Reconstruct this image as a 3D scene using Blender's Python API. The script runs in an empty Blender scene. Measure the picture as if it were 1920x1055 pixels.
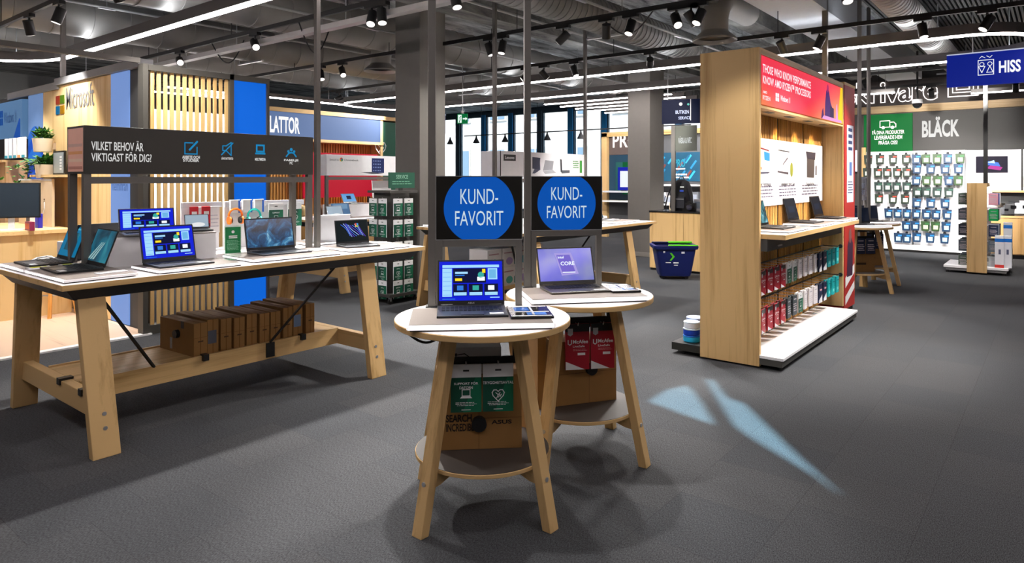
import bpy, math, random
from mathutils import Matrix, Vector
SC = bpy.context.scene
COL = SC.collection
RND = random.Random(11)
PI = math.pi
# ---------------------------------------------------------------- camera, world, exposure
# world axes follow the shop: +X runs away to the right, +Y away to the left
FPX, HOR, EYE = 1280.0, 332.0, 1.6
ANG = math.atan2(1025, 1280)
CA, SA = math.cos(ANG), math.sin(ANG)
cam = bpy.data.cameras.new('camera')
cam.lens = 24.0; cam.sensor_width = 36.0; cam.sensor_fit = 'HORIZONTAL'
cam.shift_y = -(527.5-HOR)/1920.0
cam.clip_end = 200
camo = bpy.data.objects.new('camera', cam); COL.objects.link(camo)
camo.location = (0, 0, EYE); camo.rotation_euler = (PI/2, 0, ANG-PI/2)
SC.camera = camo
w = bpy.data.worlds.new('sky'); SC.world = w; w.use_nodes = True
wn = w.node_tree.nodes; bg = wn['Background']
sky = wn.new('ShaderNodeTexSky'); sky.sky_type = 'HOSEK_WILKIE'; sky.turbidity = 4
sky.sun_direction = (0.3, -0.5, 0.8)
w.node_tree.links.new(sky.outputs[0], bg.inputs[0]); bg.inputs[1].default_value = 5.0
vs = SC.view_settings
vs.view_transform = 'Standard'; vs.look = 'None'; vs.gamma = 1; vs.use_curve_mapping = False
vs.exposure = 0.9
sun = bpy.data.lights.new('sun', 'SUN'); sun.energy = 5.0; sun.angle = .01; sun.color = (1, .97, .92)
suno = bpy.data.objects.new('sun', sun); COL.objects.link(suno); suno.location = (0, 0, 30); suno.rotation_euler = Vector((.75, .25, -.65)).to_track_quat('-Z', 'Y').to_euler()

def spot_light(name, loc, target, power, angle=60, blend=.5, color=(1, .985, .965), r=.04, parent=None):
    l = bpy.data.lights.new(name, 'SPOT'); l.energy = power; l.spot_size = math.radians(angle); l.spot_blend = blend
    l.color = color; l.shadow_soft_size = r
    o = bpy.data.objects.new(name, l); COL.objects.link(o)
    o.location = loc
    o.rotation_euler = (Vector(target)-Vector(loc)).to_track_quat('-Z', 'Y').to_euler()
    if parent: o.parent = parent
    return o

# ---------------------------------------------------------------- photo measurements -> world points
def ray(px): return (px-960)/FPX
def wpt(k, d): return (d*(SA*k+CA), d*(-CA*k+SA))
def fl(px, py, z=0.0):
    d = FPX*(EYE-z)/(py-HOR); return wpt(ray(px), d)
def onX(px, py, X):
    k = ray(px); d = X/(SA*k+CA); return (wpt(k, d)[1], EYE-(py-HOR)*d/FPX)
def onY(px, py, Y):
    k = ray(px); d = Y/(-CA*k+SA); return (wpt(k, d)[0], EYE-(py-HOR)*d/FPX)
def onZ(px, py, z): return fl(px, py, z)

# ---------------------------------------------------------------- materials
def lin(c):
    c = c.lstrip('#'); r = []
    for i in (0, 2, 4):
        v = int(c[i:i+2], 16)/255
        r.append(v/12.92 if v <= .04045 else ((v+.055)/1.055)**2.4)
    return (*r, 1)
_mc = {}
def M(hexc, rough=.55, metal=0.0, emit=0.0, var=.06, spec=.4, scale=14):
    k = (hexc, rough, metal, emit, var, spec)
    if k in _mc: return _mc[k]
    m = bpy.data.materials.new('mat_'+hexc.strip('#')+('_glow' if emit else '')); m.use_nodes = True
    nt = m.node_tree; b = nt.nodes['Principled BSDF']; c = lin(hexc)
    b.inputs['Roughness'].default_value = rough; b.inputs['Metallic'].default_value = metal
    b.inputs['Specular IOR Level'].default_value = spec
    if emit:
        b.inputs['Base Color'].default_value = tuple(x*.12 for x in c[:3])+(1,)
        b.inputs['Roughness'].default_value = .65; b.inputs['Specular IOR Level'].default_value = .15; b.inputs['Emission Color'].default_value = c; b.inputs['Emission Strength'].default_value = emit*.55
    else:
        n = nt.nodes.new('ShaderNodeTexNoise'); n.inputs['Scale'].default_value = scale; n.inputs['Detail'].default_value = 3
        t = nt.nodes.new('ShaderNodeTexCoord'); nt.links.new(t.outputs['Object'], n.inputs['Vector'])
        x = nt.nodes.new('ShaderNodeMix'); x.data_type = 'RGBA'
        x.inputs[6].default_value = tuple(v*(1-var) for v in c[:3])+(1,)
        x.inputs[7].default_value = tuple(min(1, v*(1+var)) for v in c[:3])+(1,)
        nt.links.new(n.outputs['Fac'], x.inputs[0]); nt.links.new(x.outputs[2], b.inputs['Base Color'])
    _mc[k] = m; return m
def wood(axis='z', a='#d2af79', b='#a98650', rough=.5, key=''):
    k = ('wood', axis, a, b)
    if k in _mc: return _mc[k]
    m = bpy.data.materials.new('wood_'+axis); m.use_nodes = True
    nt = m.node_tree; p = nt.nodes['Principled BSDF']; p.inputs['Roughness'].default_value = rough
    p.inputs['Specular IOR Level'].default_value = .3
    t = nt.nodes.new('ShaderNodeTexCoord'); mp = nt.nodes.new('ShaderNodeMapping')
    s = {'x': (.9, 22, 22), 'y': (22, .9, 22), 'z': (22, 22, .9)}[axis]
    mp.inputs['Scale'].default_value = s
    n = nt.nodes.new('ShaderNodeTexNoise'); n.inputs['Scale'].default_value = 1.0; n.inputs['Detail'].default_value = 6; n.inputs['Roughness'].default_value = .62
    n2 = nt.nodes.new('ShaderNodeTexNoise'); n2.inputs['Scale'].default_value = .22; n2.inputs['Detail'].default_value = 2
    ad = nt.nodes.new('ShaderNodeMath'); ad.operation = 'ADD'
    r = nt.nodes.new('ShaderNodeValToRGB')
    r.color_ramp.elements[0].position = .72; r.color_ramp.elements[0].color = lin(b)
    r.color_ramp.elements[1].position = 1.0; r.color_ramp.elements[1].color = lin(a)
    L = nt.links.new
    L(t.outputs['Object'], mp.inputs[0]); L(mp.outputs[0], n.inputs['Vector']); L(mp.outputs[0], n2.inputs['Vector'])
    L(n.outputs['Fac'], ad.inputs[0]); L(n2.outputs['Fac'], ad.inputs[1]); L(ad.outputs[0], r.inputs[0]); L(r.outputs[0], p.inputs['Base Color'])
    bp = nt.nodes.new('ShaderNodeBump'); bp.inputs['Strength'].default_value = .06; L(n.outputs['Fac'], bp.inputs['Height']); L(bp.outputs[0], p.inputs['Normal'])
    _mc[k] = m; return m
def glass(name='clear_glass', tint=(.9, .95, .97, 1), mixf=.12):
    if name in _mc: return _mc[name]
    m = bpy.data.materials.new(name); m.use_nodes = True; nt = m.node_tree
    nt.nodes.remove(nt.nodes['Principled BSDF']); o = nt.nodes['Material Output']
    a = nt.nodes.new('ShaderNodeBsdfTransparent'); a.inputs[0].default_value = tint
    g = nt.nodes.new('ShaderNodeBsdfGlossy'); g.inputs['Roughness'].default_value = .04
    x = nt.nodes.new('ShaderNodeMixShader'); x.inputs[0].default_value = mixf
    nt.links.new(a.outputs[0], x.inputs[1]); nt.links.new(g.outputs[0], x.inputs[2]); nt.links.new(x.outputs[0], o.inputs[0])
    _mc[name] = m; return m

WOODZ = wood('z'); WOODX = wood('x'); WOODY = wood('y')
LWZ = wood('z', '#e6c78f', '#cfa666'); LWX = wood('x', '#e6c78f', '#cfa666')
BLACK = M('#161616', .45); DARK = M('#2b2c2c', .5); CHAR = M('#3c3b39', .6); STEEL = M('#6d6a66', .38, .55); POLE = M('#6b6864', .42, .4)
WHITE = M('#eeeeee', .45); LAMI = M('#e9e6e4', .3); GREYTOP = M('#7d736c', .45); SILVER = M('#b9bbbd', .3, .7)
CARTON = M('#98703f', .75, var=.12); GREEN = M('#0e6b45', .5); RED = M('#b3202a', .45)
TUBE = M('#fff3f3', .5, 0, 30.0)

# ---------------------------------------------------------------- mesh builder
class MB:
    def __init__(s): s.v = []; s.f = []; s.mi = []; s.m = []
    def mat(s, m):
        if m not in s.m: s.m.append(m)
        return s.m.index(m)
    def add(s, vs, fs, m):
        o = len(s.v); s.v += [tuple(p) for p in vs]; i = s.mat(m)
        for q in fs: s.f.append(tuple(a+o for a in q)); s.mi.append(i)
        return s
    def box(s, x0, y0, z0, x1, y1, z1, m):
        return s.add([(x, y, z) for z in (z0, z1) for y in (y0, y1) for x in (x0, x1)],
                     [(0, 2, 3, 1), (4, 5, 7, 6), (0, 1, 5, 4), (2, 6, 7, 3), (0, 4, 6, 2), (1, 3, 7, 5)], m)
    def cbox(s, cx, cy, cz, sx, sy, sz, m):
        return s.box(cx-sx/2, cy-sy/2, cz-sz/2, cx+sx/2, cy+sy/2, cz+sz/2, m)
    def hexa(s, b, t, m):      # two quads of corners, same winding
        return s.add(list(b)+list(t), [(3, 2, 1, 0), (4, 5, 6, 7), (0, 1, 5, 4), (1, 2, 6, 5), (2, 3, 7, 6), (3, 0, 4, 7)], m)
    def leg(s, p0, p1, wx, wy, m, ang=0):   # beam whose ends stay horizontal
        c, n = math.cos(ang), math.sin(ang)
        q = [(-wx/2, -wy/2), (wx/2, -wy/2), (wx/2, wy/2), (-wx/2, wy/2)]
        f = lambda p: [(p[0]+a*c-b*n, p[1]+a*n+b*c, p[2]) for a, b in q]
        return s.hexa(f(p0), f(p1), m)
    def beam(s, p0, p1, w, t, m, up=(0, 0, 1)):
        p0 = Vector(p0); p1 = Vector(p1); d = (p1-p0).normalized(); u = Vector(up)
        sd = d.cross(u)
        if sd.length < 1e-4: sd = d.cross(Vector((1, 0, 0)))
        sd.normalize(); u2 = sd.cross(d)
        q = [(-w/2, -t/2), (w/2, -t/2), (w/2, t/2), (-w/2, t/2)]
        return s.hexa([p0+sd*a+u2*b for a, b in q], [p1+sd*a+u2*b for a, b in q], m)
    def cyl(s, p0, p1, r, m, n=16, r1=None):
        p0 = Vector(p0); p1 = Vector(p1); d = (p1-p0).normalized(); r1 = r if r1 is None else r1
        a = d.cross(Vector((0, 0, 1)) if abs(d.z) < .9 else Vector((1, 0, 0))).normalized(); b = d.cross(a)
        vs = [p0+(a*math.cos(t)+b*math.sin(t))*r for t in [2*PI*i/n for i in range(n)]]
        vs += [p1+(a*math.cos(t)+b*math.sin(t))*r1 for t in [2*PI*i/n for i in range(n)]]
        fs = [(i, (i+1) % n, n+(i+1) % n, n+i) for i in range(n)]+[tuple(range(n-1, -1, -1)), tuple(range(n, 2*n))]
        return s.add(vs, fs, m)
    def lathe(s, prof, m, n=32, c=(0, 0), cap=True):
        vs = []; k = len(prof)
        for i in range(n):
            t = 2*PI*i/n
            for r, z in prof: vs.append((c[0]+r*math.cos(t), c[1]+r*math.sin(t), z))
        fs = [(i*k+j, ((i+1) % n)*k+j, ((i+1) % n)*k+j+1, i*k+j+1) for i in range(n) for j in range(k-1)]
        if cap:
            fs.append(tuple(i*k for i in range(n-1, -1, -1))); fs.append(tuple(i*k+k-1 for i in range(n)))
        return s.add(vs, fs, m)
    def tube(s, pts, r, m, n=8):
        pts = [Vector(p) for p in pts]; vs = []; k = len(pts); nr = None
        for i, p in enumerate(pts):
            d = (pts[min(i+1, k-1)]-pts[max(i-1, 0)]).normalized()
            if nr is None:
                nr = d.cross(Vector((0, 0, 1)) if abs(d.z) < .9 else Vector((1, 0, 0))).normalized()
            else:
                nr = (nr-d*nr.dot(d)).normalized()
            b = d.cross(nr)
            for j in range(n):
                t = 2*PI*j/n; vs.append(p+(nr*math.cos(t)+b*math.sin(t))*r)
        fs = [(i*n+j, i*n+(j+1) % n, (i+1)*n+(j+1) % n, (i+1)*n+j) for i in range(k-1) for j in range(n)]
        fs += [tuple(range(n-1, -1, -1)), tuple(range((k-1)*n, k*n))]
        return s.add(vs, fs, m)
    def prism(s, poly, z0, z1, m, mtop=None):
        n = len(poly); o = [(x, y, z0) for x, y in poly]+[(x, y, z1) for x, y in poly]
        s.add(o, [(i, (i+1) % n, n+(i+1) % n, n+i) for i in range(n)]+[tuple(range(n-1, -1, -1))], m)
        return s.add([(x, y, z1) for x, y in poly], [tuple(range(n))], mtop or m)
    # flat artwork on a plane facing -y
    def rect(s, x0, z0, x1, z1, y, m):
        return s.add([(x0, y, z0), (x1, y, z0), (x1, y, z1), (x0, y, z1)], [(0, 1, 2, 3)], m)
    def pf(s, pts, y, m):
        return s.add([(a, y, b) for a, b in pts], [tuple(range(len(pts)))], m)
    def disc(s, cx, cz, r, y, m, n=40, rz=None, zclip=None):
        rz = rz or r; q = []
        for i in range(n):
            t = 2*PI*i/n; z = cz+rz*math.sin(t)
            if zclip: z = max(zclip[0], min(zclip[1], z))
            q.append((cx+r*math.cos(t), z))
        return s.pf(q, y, m)
    def stroke(s, pts, wd, y, m, closed=False):
        if closed: pts = list(pts)+[pts[0]]
        for (a, b), (c, d) in zip(pts[:-1], pts[1:]):
            dx, dz = c-a, d-b; L = math.hypot(dx, dz) or 1; nx, nz = -dz/L*wd/2, dx/L*wd/2; ex, ez = dx/L*wd/2, dz/L*wd/2
            s.pf([(a-nx-ex, b-nz-ez), (c-nx+ex, d-nz+ez), (c+nx+ex, d+nz+ez), (a+nx-ex, b+nz-ez)], y, m)
        return s
    def build(s, name, parent=None, loc=(0, 0, 0), rot=None, bevel=0, smooth=False):
        me = bpy.data.meshes.new(name); me.from_pydata(s.v, [], s.f)
        for m in s.m: me.materials.append(m)
        me.polygons.foreach_set('material_index', s.mi)
        if smooth:
            me.polygons.foreach_set('use_smooth', [True]*len(s.f)); me.set_sharp_from_angle(angle=math.radians(38))
        me.update()
        o = bpy.data.objects.new(name, me); COL.objects.link(o); o.location = loc
        if rot is not None: o.rotation_euler = rot if hasattr(rot, '__len__') else (0, 0, rot)
        if parent: o.parent = parent
        if bevel:
            b = o.modifiers.new('bevel', 'BEVEL'); b.width = bevel; b.segments = 2; b.limit_method = 'ANGLE'
        return o

def tag(o, label=None, cat=None, group=None, kind=None):
    if label: o['label'] = label
    if cat: o['category'] = cat
    if group: o['group'] = group
    if kind: o['kind'] = kind
    return o
def thing(name, label, cat, loc=(0, 0, 0), rz=0, group=None):
    o = bpy.data.objects.new(name, None); COL.objects.link(o); o.empty_display_size = .1
    o.location = loc; o.rotation_euler = (0, 0, rz); return tag(o, label, cat, group)
def dup(o, loc=None, rz=None, label=None, parent=None):
    c = o.copy(); COL.objects.link(c)
    if parent: c.parent = parent
    for ch in o.children: dup(ch, parent=c)
    if loc is not None: c.location = loc
    if rz is not None: c.rotation_euler = (0, 0, rz)
    if label: c['label'] = label
    return c
def structure(o): o['kind'] = 'structure'; return o

_tc = {}
def letters(body, bold=.012):
    k = (body, bold)
    if k in _tc: return _tc[k]
    cu = bpy.data.curves.new('t', 'FONT'); cu.body = body; cu.size = 1; cu.offset = bold; cu.resolution_u = 3; cu.extrude = 0
    cu.space_line = .95
    ob = bpy.data.objects.new('t', cu); me = bpy.data.meshes.new_from_object(ob)
    vs = [v.co[:2] for v in me.vertices]; fs = [tuple(p.vertices) for p in me.polygons]
    bpy.data.objects.remove(ob); bpy.data.curves.remove(cu); bpy.data.meshes.remove(me)
    _tc[k] = (vs, fs); return _tc[k]
def put_text(mb, body, x0, z0, x1, z1, y, m, bold=.012, slant=0):
    vs, fs = letters(body, bold)
    ax = min(v[0] for v in vs); bx = max(v[0] for v in vs); az = min(v[1] for v in vs); bz = max(v[1] for v in vs)
    sx = (x1-x0)/(bx-ax); sz = (z1-z0)/(bz-az)
    q = [(x0+(a-ax)*sx+slant*(b-az)*sz, y, z0+(b-az)*sz) for a, b in vs]
    return mb.add(q, fs, m)
def text(parent, name, body, x0, z0, x1, z1, y, m, bold=.012):
    mb = MB(); put_text(mb, body, x0, z0, x1, z1, y, m, bold); return mb.build(name, parent)
def fake_lines(mb, x0, z0, x1, z1, y, m, n=3, h=.4, seed=1):   # small print too fine to read: broken lines of word marks
    r = random.Random(seed); st = (z1-z0)/n
    for i in range(n):
        zc = z1-st*(i+.5); x = x0+(x1-x0)*r.uniform(0, .08); e = x1-(x1-x0)*r.uniform(0, .15)
        while x < e:
            wd = (x1-x0)*r.uniform(.06, .2); xx = min(e, x+wd)
            mb.rect(x, zc-st*h/2, xx, zc+st*h/2, y, m); x = xx+(x1-x0)*.025
    return mb
class Face:    # a flat front: local x = right, z = up, facing -y; k='Y' faces -Y, k='X' faces -X
    def __init__(s, root, k, P, o): s.root = root; s.k = k; s.P = P; s.o = o
    def p(s, px, py):
        if s.k == 'Y':
            a, z = onY(px, py, s.P); return a-s.o, z
        a, z = onX(px, py, s.P); return s.o-a, z
RX = -PI/2   # turn of a root that faces -X
# ================================================================ the room
def carpet():
    m = bpy.data.materials.new('carpet'); m.use_nodes = True; nt = m.node_tree; p = nt.nodes['Principled BSDF']; L = nt.links.new
    p.inputs['Roughness'].default_value = .95; p.inputs['Specular IOR Level'].default_value = .1
    t = nt.nodes.new('ShaderNodeTexCoord')
    b = nt.nodes.new('ShaderNodeTexBrick'); b.offset = .5; b.inputs['Scale'].default_value = 1.0
    b.inputs['Brick Width'].default_value = .5; b.inputs['Row Height'].default_value = .5; b.inputs['Mortar Size'].default_value = .0015
    b.inputs['Color1'].default_value = lin('#414346'); b.inputs['Color2'].default_value = lin('#464749'); b.inputs['Mortar'].default_value = lin('#393a3c')
    n = nt.nodes.new('ShaderNodeTexNoise'); n.inputs['Scale'].default_value = 85; n.inputs['Detail'].default_value = 5; n.inputs['Roughness'].default_value = .75
    mp = nt.nodes.new('ShaderNodeMapping'); mp.inputs['Scale'].default_value = (1, 3, 1); mp.inputs['Rotation'].default_value = (0, 0, .5)
    L(t.outputs['Object'], b.inputs['Vector']); L(t.outputs['Object'], mp.inputs[0]); L(mp.outputs[0], n.inputs['Vector'])
    r = nt.nodes.new('ShaderNodeValToRGB'); r.color_ramp.elements[0].position = .36; r.color_ramp.elements[1].position = .66
    r.color_ramp.elements[0].color = (.3, .3, .3, 1); r.color_ramp.elements[1].color = (1.8, 1.8, 1.8, 1)
    x = nt.nodes.new('ShaderNodeMix'); x.data_type = 'RGBA'; x.blend_type = 'MULTIPLY'; x.inputs[0].default_value = 1
    L(n.outputs['Fac'], r.inputs[0]); L(b.outputs['Color'], x.inputs[6]); L(r.outputs[0], x.inputs[7]); L(x.outputs[2], p.inputs['Base Color'])
    bp = nt.nodes.new('ShaderNodeBump'); bp.inputs['Strength'].default_value = .25; bp.inputs['Distance'].default_value = .002
    L(n.outputs['Fac'], bp.inputs['Height']); L(bp.outputs[0], p.inputs['Normal'])
    return m
def concrete(a='#d4d8d9', b='#57595a'):
    m = bpy.data.materials.new('raw_concrete'); m.use_nodes = True; nt = m.node_tree; p = nt.nodes['Principled BSDF']; L = nt.links.new
    p.inputs['Roughness'].default_value = .9; p.inputs['Specular IOR Level'].default_value = .15
    t = nt.nodes.new('ShaderNodeTexCoord'); mp = nt.nodes.new('ShaderNodeMapping'); mp.inputs['Scale'].default_value = (.5, 2.2, 1)
    n = nt.nodes.new('ShaderNodeTexNoise'); n.inputs['Scale'].default_value = 1.6; n.inputs['Detail'].default_value = 9; n.inputs['Roughness'].default_value = .72; n.inputs['Distortion'].default_value = .6
    r = nt.nodes.new('ShaderNodeValToRGB'); r.color_ramp.elements[0].position = .38; r.color_ramp.elements[1].position = .66
    r.color_ramp.elements[0].color = lin(b); r.color_ramp.elements[1].color = lin(a)
    L(t.outputs['Object'], mp.inputs[0]); L(mp.outputs[0], n.inputs['Vector']); L(n.outputs['Fac'], r.inputs[0]); L(r.outputs[0], p.inputs['Base Color'])
    return m
X0, X1, Y0, Y1, CZ = -4.0, 20.0, -4.0, 20.0, 4.15
structure(MB().box(X0-.2, Y0-.2, -.2, X1+.2, Y1+.2, 0, carpet()).build('floor'))
structure(MB().box(X0-.2, Y0-.2, CZ, X1+.2, Y1+.2, CZ+.25, concrete()).build('ceiling'))
PLANK = wood('y', '#d9bda4', '#b4937b', .45)
structure(MB().box(X0, 7.27, 0, 3.13, 16, .012, PLANK).build('floor'))
structure(MB().box(X0, 7.19, 0, 3.13, 7.27, .016, M('#f2f2f2', .4)).build('trim_1'))
WALLG = M('#8b8c8d', .7); WALLW = M('#d9dadb', .6); WALLD = M('#4a4948', .7)
structure(MB().box(X0-.2, Y0-.2, 0, X1+.2, Y0, CZ, WALLG).build('wall_front'))
structure(MB().box(X0-.2, Y0, 0, X0, Y1, CZ, WALLG).build('wall_left'))
structure(MB().box(X0, Y1, 0, X1, Y1+.2, CZ, WALLG).build('wall_back'))
structure(MB().box(17.3, Y0, 0, 17.5, 6.45, CZ, WALLD).build('wall_right'))
structure(MB().box(17.3, 6.25, 0, X1, 6.45, CZ, WALLD).build('wall_return'))
structure(MB().box(3.7, 14.0, 0, 9.2, 14.12, 2.95, M('#f2f2f0', .5)).build('wall_partition'))
# window wall on the street side
BLUEF = M('#2a86c6', .4); DKF = M('#3c4e5c', .5)
mb = MB().box(X1, 6.45, 0, X1+.2, Y1, .35, WALLG).box(X1, 6.45, 4.0, X1+.2, Y1, CZ, DKF)
structure(mb.build('wall_window'))
wys = [6.5+1.35*i for i in range(11)]
for i in range(10):
    a, b = wys[i], wys[i+1]
    mb = MB()
    fm = BLUEF if i % 2 == 0 else DKF
    mb.box(X1-.08, a, .35, X1+.12, a+.2, 4.0, BLUEF if i % 3 else DKF)
    mb.box(X1-.02, a+.2, .35, X1+.08, a+.25, 4.0, M('#dfe6ea')).box(X1-.02, b-.05, .35, X1+.08, b, 4.0, DKF)
    mb.box(X1-.02, a+.25, .35, X1+.08, b-.05, .43, DKF).box(X1-.02, a+.25, 3.92, X1+.08, b-.05, 4.0, DKF)
    o = mb.build('window_%d' % (i+1)); structure(o)
    structure(MB().box(X1+.02, a+.25, .43, X1+.035, b-.05, 3.92, glass()).build('pane', o))
# the street outside: a pale facade with windows, kerb and ground
fac = thing('building_facade', 'pale stone building across the street, seen through the shop windows', 'building', (31, 15, 0))
FAC = M('#efe8e0', .8); mb = MB().box(0, -16, -.3, 1, 16, 14, FAC); mb.build('wall', fac)
for iy in range(11):
    for iz in range(3):
        y = -15+2.8*iy; z = .9+4*iz
        q = MB().box(-.12, y, z, -.02, y+1.3, z+2.4, M('#c9c2ba')).build('window', fac)
        MB().box(-.14, y+.1, z+.1, -.12, y+.6, z+2.3, M('#7e93a5', .2)).box(-.14, y+.7, z+.1, -.12, y+1.2, z+2.3, M('#7e93a5', .2)).build('pane', q)
structure(MB().box(X1+.3, -10, -.4, 60, 40, -.25, M('#b9b7b3', .9)).build('floor'))
# columns
COLM = M('#716e69', .7)
def column(x, y, w, d):
    structure(MB().box(x, y, 0, x+w, y+d, CZ, COLM).box(x-.012, y-.012, 0, x+w+.012, y+d+.012, .09, M('#8b8883')).build('column', bevel=.006))
column(6.27, 6.58, .48, .48)
column(12.38, 6.38, .62, .5)
column(6.92, 16.9, .3, .3)
# ---------------------------------------------------------------- ceiling services
GALV = M('#8a8783', .5, .2, var=.15, scale=4)
def duct(y, x0, x1, r, z, label, mat=GALV, ring=.45):
    t = thing('ventilation_duct', label, 'duct', (x0, y, z))
    L = x1-x0
    pr = [(0, r)]
    n = int(L/ring)
    for i in range(n):
        x = ring*(i+.5); pr += [(x-.014, r), (x-.011, r+.009), (x+.011, r+.009), (x+.014, r)]
    pr.append((L, r)); k = len(pr); N = 28
    vv = [(x, q*math.cos(2*PI*j/N), q*math.sin(2*PI*j/N)) for j in range(N) for x, q in pr]
    MB().add(vv, [(j*k+i, ((j+1) % N)*k+i, ((j+1) % N)*k+i+1, j*k+i+1) for j in range(N) for i in range(k-1)], mat).build('pipe', t, smooth=True)
    for i in range(3):
        x = L*(i+.5)/3
        mb = MB().cyl((x, -r-.03, -r*.2), (x, -r-.03, CZ-z), .008, SILVER, 6).cyl((x, r+.03, -r*.2), (x, r+.03, CZ-z), .008, SILVER, 6).box(x-.02, -r-.08, -r-.03, x+.02, r+.08, -r-.005, SILVER)
        mb.build('hanger', t)
    return t
duct(10.25, -2, 14, .28, 3.76, 'grey round ceiling duct farthest left, above the wooden cube wall')
duct(7.9, -1, 19, .27, 3.76, 'grey round ceiling duct passing behind the front dark column top')
duct(4.78, -1, 17, .22, 3.74, 'ribbed spiral duct crossing above the two blue round signs', M('#7d7c7a', .5, .3, var=.2, scale=3), .12)
duct(1.5, 5.5, 16.5, .17, 3.68, 'pale ribbed duct at the top right near the blue lift sign', M('#b9b6b2', .5, .2, var=.1, scale=3), .12)
duct(12.6, -1, 15, .22, 3.8, 'rear grey round duct high above the white partition wall')
def drop(x, y, label):
    t = thing('exhaust_outlet', label, 'duct', (x, y, 0))
    pts = [(1.2, 0, 3.93), (.36, 0, 3.93)]+[(.36-.36*math.sin(a), 0, 3.57+.36*math.cos(a)) for a in [PI/2*i/6 for i in range(1, 7)]]
    pts += [(0, 0, 3.47)]
    MB().tube(pts, .17, GALV, 20).build('elbow_pipe', t, smooth=True)
    MB().lathe([(.17, 3.49), (.18, 3.47), (.25, 3.41), (.28, 3.38), (.28, 3.36), (.25, 3.37), (.2, 3.40)], M('#8d8a86', .45, .3), 28, cap=False).build('flange', t, smooth=True)
    MB().cyl((.7, 0, 4.08), (.7, 0, CZ), .008, SILVER, 6).cyl((1.1, 0, 4.08), (1.1, 0, CZ), .008, SILVER, 6).build('hanger', t)
x, y = wpt(ray(1340), 1280*1.78/258); drop(x, y+.0, 'grey duct elbow ending in a round flange above the wooden end panel')
x, y = wpt(ray(714), 1280*1.78/200); drop(x, y, 'grey duct elbow with round flange left of the dark column')
mb = MB().box(5, 2.3, 3.72, 17, 2.95, CZ, M('#b4b7bb', .6)); structure(mb.build('trim_2'))
# corrugated deck right of the pale soffit
mb = MB()
for i in range(60):
    y = -1.2+.055*i
    mb.box(6.5, y, 3.98, 17, y+.03, CZ, M('#333434', .6, .2))
structure(mb.build('trim_3'))
# concrete down-stand beams
for y, n in ((6.2, 4), (9.1, 5), (3.4, 6)):
    structure(MB().box(X0, y, 3.83, X1, y+.35, CZ, concrete('#8d8d89', '#4a4b4b')).build('trim_%d' % n))
# linear light loops (long rounded rectangles of profile with a glowing underside)
ADDED_UPL = M('#f4f8ff', .5, 0, 18.0)  # added unseen glow on the loop tops, brightens the ceiling
def loop(xa, xb, ya, yb, r, z, label):
    t = thing('light_loop', label, 'ceiling light', (0, 0, z))
    pts = []
    for cx, cy, a0 in ((xb-r, yb-r, 0), (xa+r, yb-r, PI/2), (xa+r, ya+r, PI), (xb-r, ya+r, 1.5*PI)):
        for i in range(9): pts.append((cx+r*math.cos(a0+PI/2*i/8), cy+r*math.sin(a0+PI/2*i/8)))
    n = len(pts)
    def band(hw, z0, z1, m, name):
        o = []; q = []
        for i in range(n):
            p = Vector(pts[i]); d = (Vector(pts[(i+1) % n])-Vector(pts[i-1])).normalized(); nn = Vector((d.y, -d.x))
            o.append(p+nn*hw); q.append(p-nn*hw)
        vs = []
        for i in range(n): vs += [(o[i].x, o[i].y, z0), (q[i].x, q[i].y, z0), (q[i].x, q[i].y, z1), (o[i].x, o[i].y, z1)]
        fs = [(i*4+j, i*4+(j+1) % 4, ((i+1) % n)*4+(j+1) % 4, ((i+1) % n)*4+j) for i in range(n) for j in range(4)]
        MB().add(vs, fs, m).build(name, t)
    band(.045, 0, .12, M('#5d5a59', .5), 'housing'); band(.032, -.02, -.001, TUBE, 'diffuser'); band(.026, .1195, .1203, ADDED_UPL, 'added_uplight')
    for k in range(0, n, 4):
        MB().cyl((pts[k][0], pts[k][1], .12), (pts[k][0], pts[k][1], CZ-z), .006, SILVER, 6).build('hanger', t)
loop(-.2, 3.6, 3.0, 12.2, 1.2, 3.3, 'long rounded white light loop at the upper left, above the wooden cube wall')
loop(9.75, 11.8, .2, 13.2, .75, 3.3, 'long rounded white light loop running behind the wooden end panel')
for i, x in enumerate((13.8, 14.5, 15.2, 15.9, 16.7)):
    t = thing('light_bar', ['nearest', 'second nearest', 'middle', 'second farthest', 'farthest'][i]+' of five parallel white light bars hanging before the windows', 'ceiling light', (x, 8.3, 3.42), 0, 'parallel light bars before the windows')
    MB().box(-.04, -1.7, 0, .04, 1.7, .1, M('#6a6664')).build('housing', t); MB().box(-.035, -1.7, -.02, .035, 1.7, -.001, TUBE).build('diffuser', t)
    for yy in (-1.3, 1.3): MB().cyl((0, yy, .1), (0, yy, CZ-3.42), .006, SILVER, 6).build('hanger', t)
for i, (x, y, L, ax) in enumerate(((5.6, 12.3, 3.2, 0), (7.0, 11.5, 3.6, 0), (14.5, 3.2, 1.6, 1), (15.6, .2, 2.2, 1))):
    lb = ['white light bar hanging above the white partition wall', 'white light bar above the top edge of the tablet wall', 'white light bar in front of the outlined neon letters', 'white light bar at the right edge beneath the lift sign'][i]
    t = thing('light_bar', lb, 'ceiling light', (x, y, 3.1 if i < 2 else 3.2), PI/2*ax)
    MB().box(-L/2, -.03, 0, L/2, .03, .07, M('#6a6664')).build('housing', t); MB().box(-L/2, -.028, -.02, L/2, .028, -.001, TUBE).build('diffuser', t)
    for xx in (-L*.4, L*.4): MB().cyl((xx, 0, .07), (xx, 0, CZ-3.1), .005, SILVER, 6).build('hanger', t)
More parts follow.
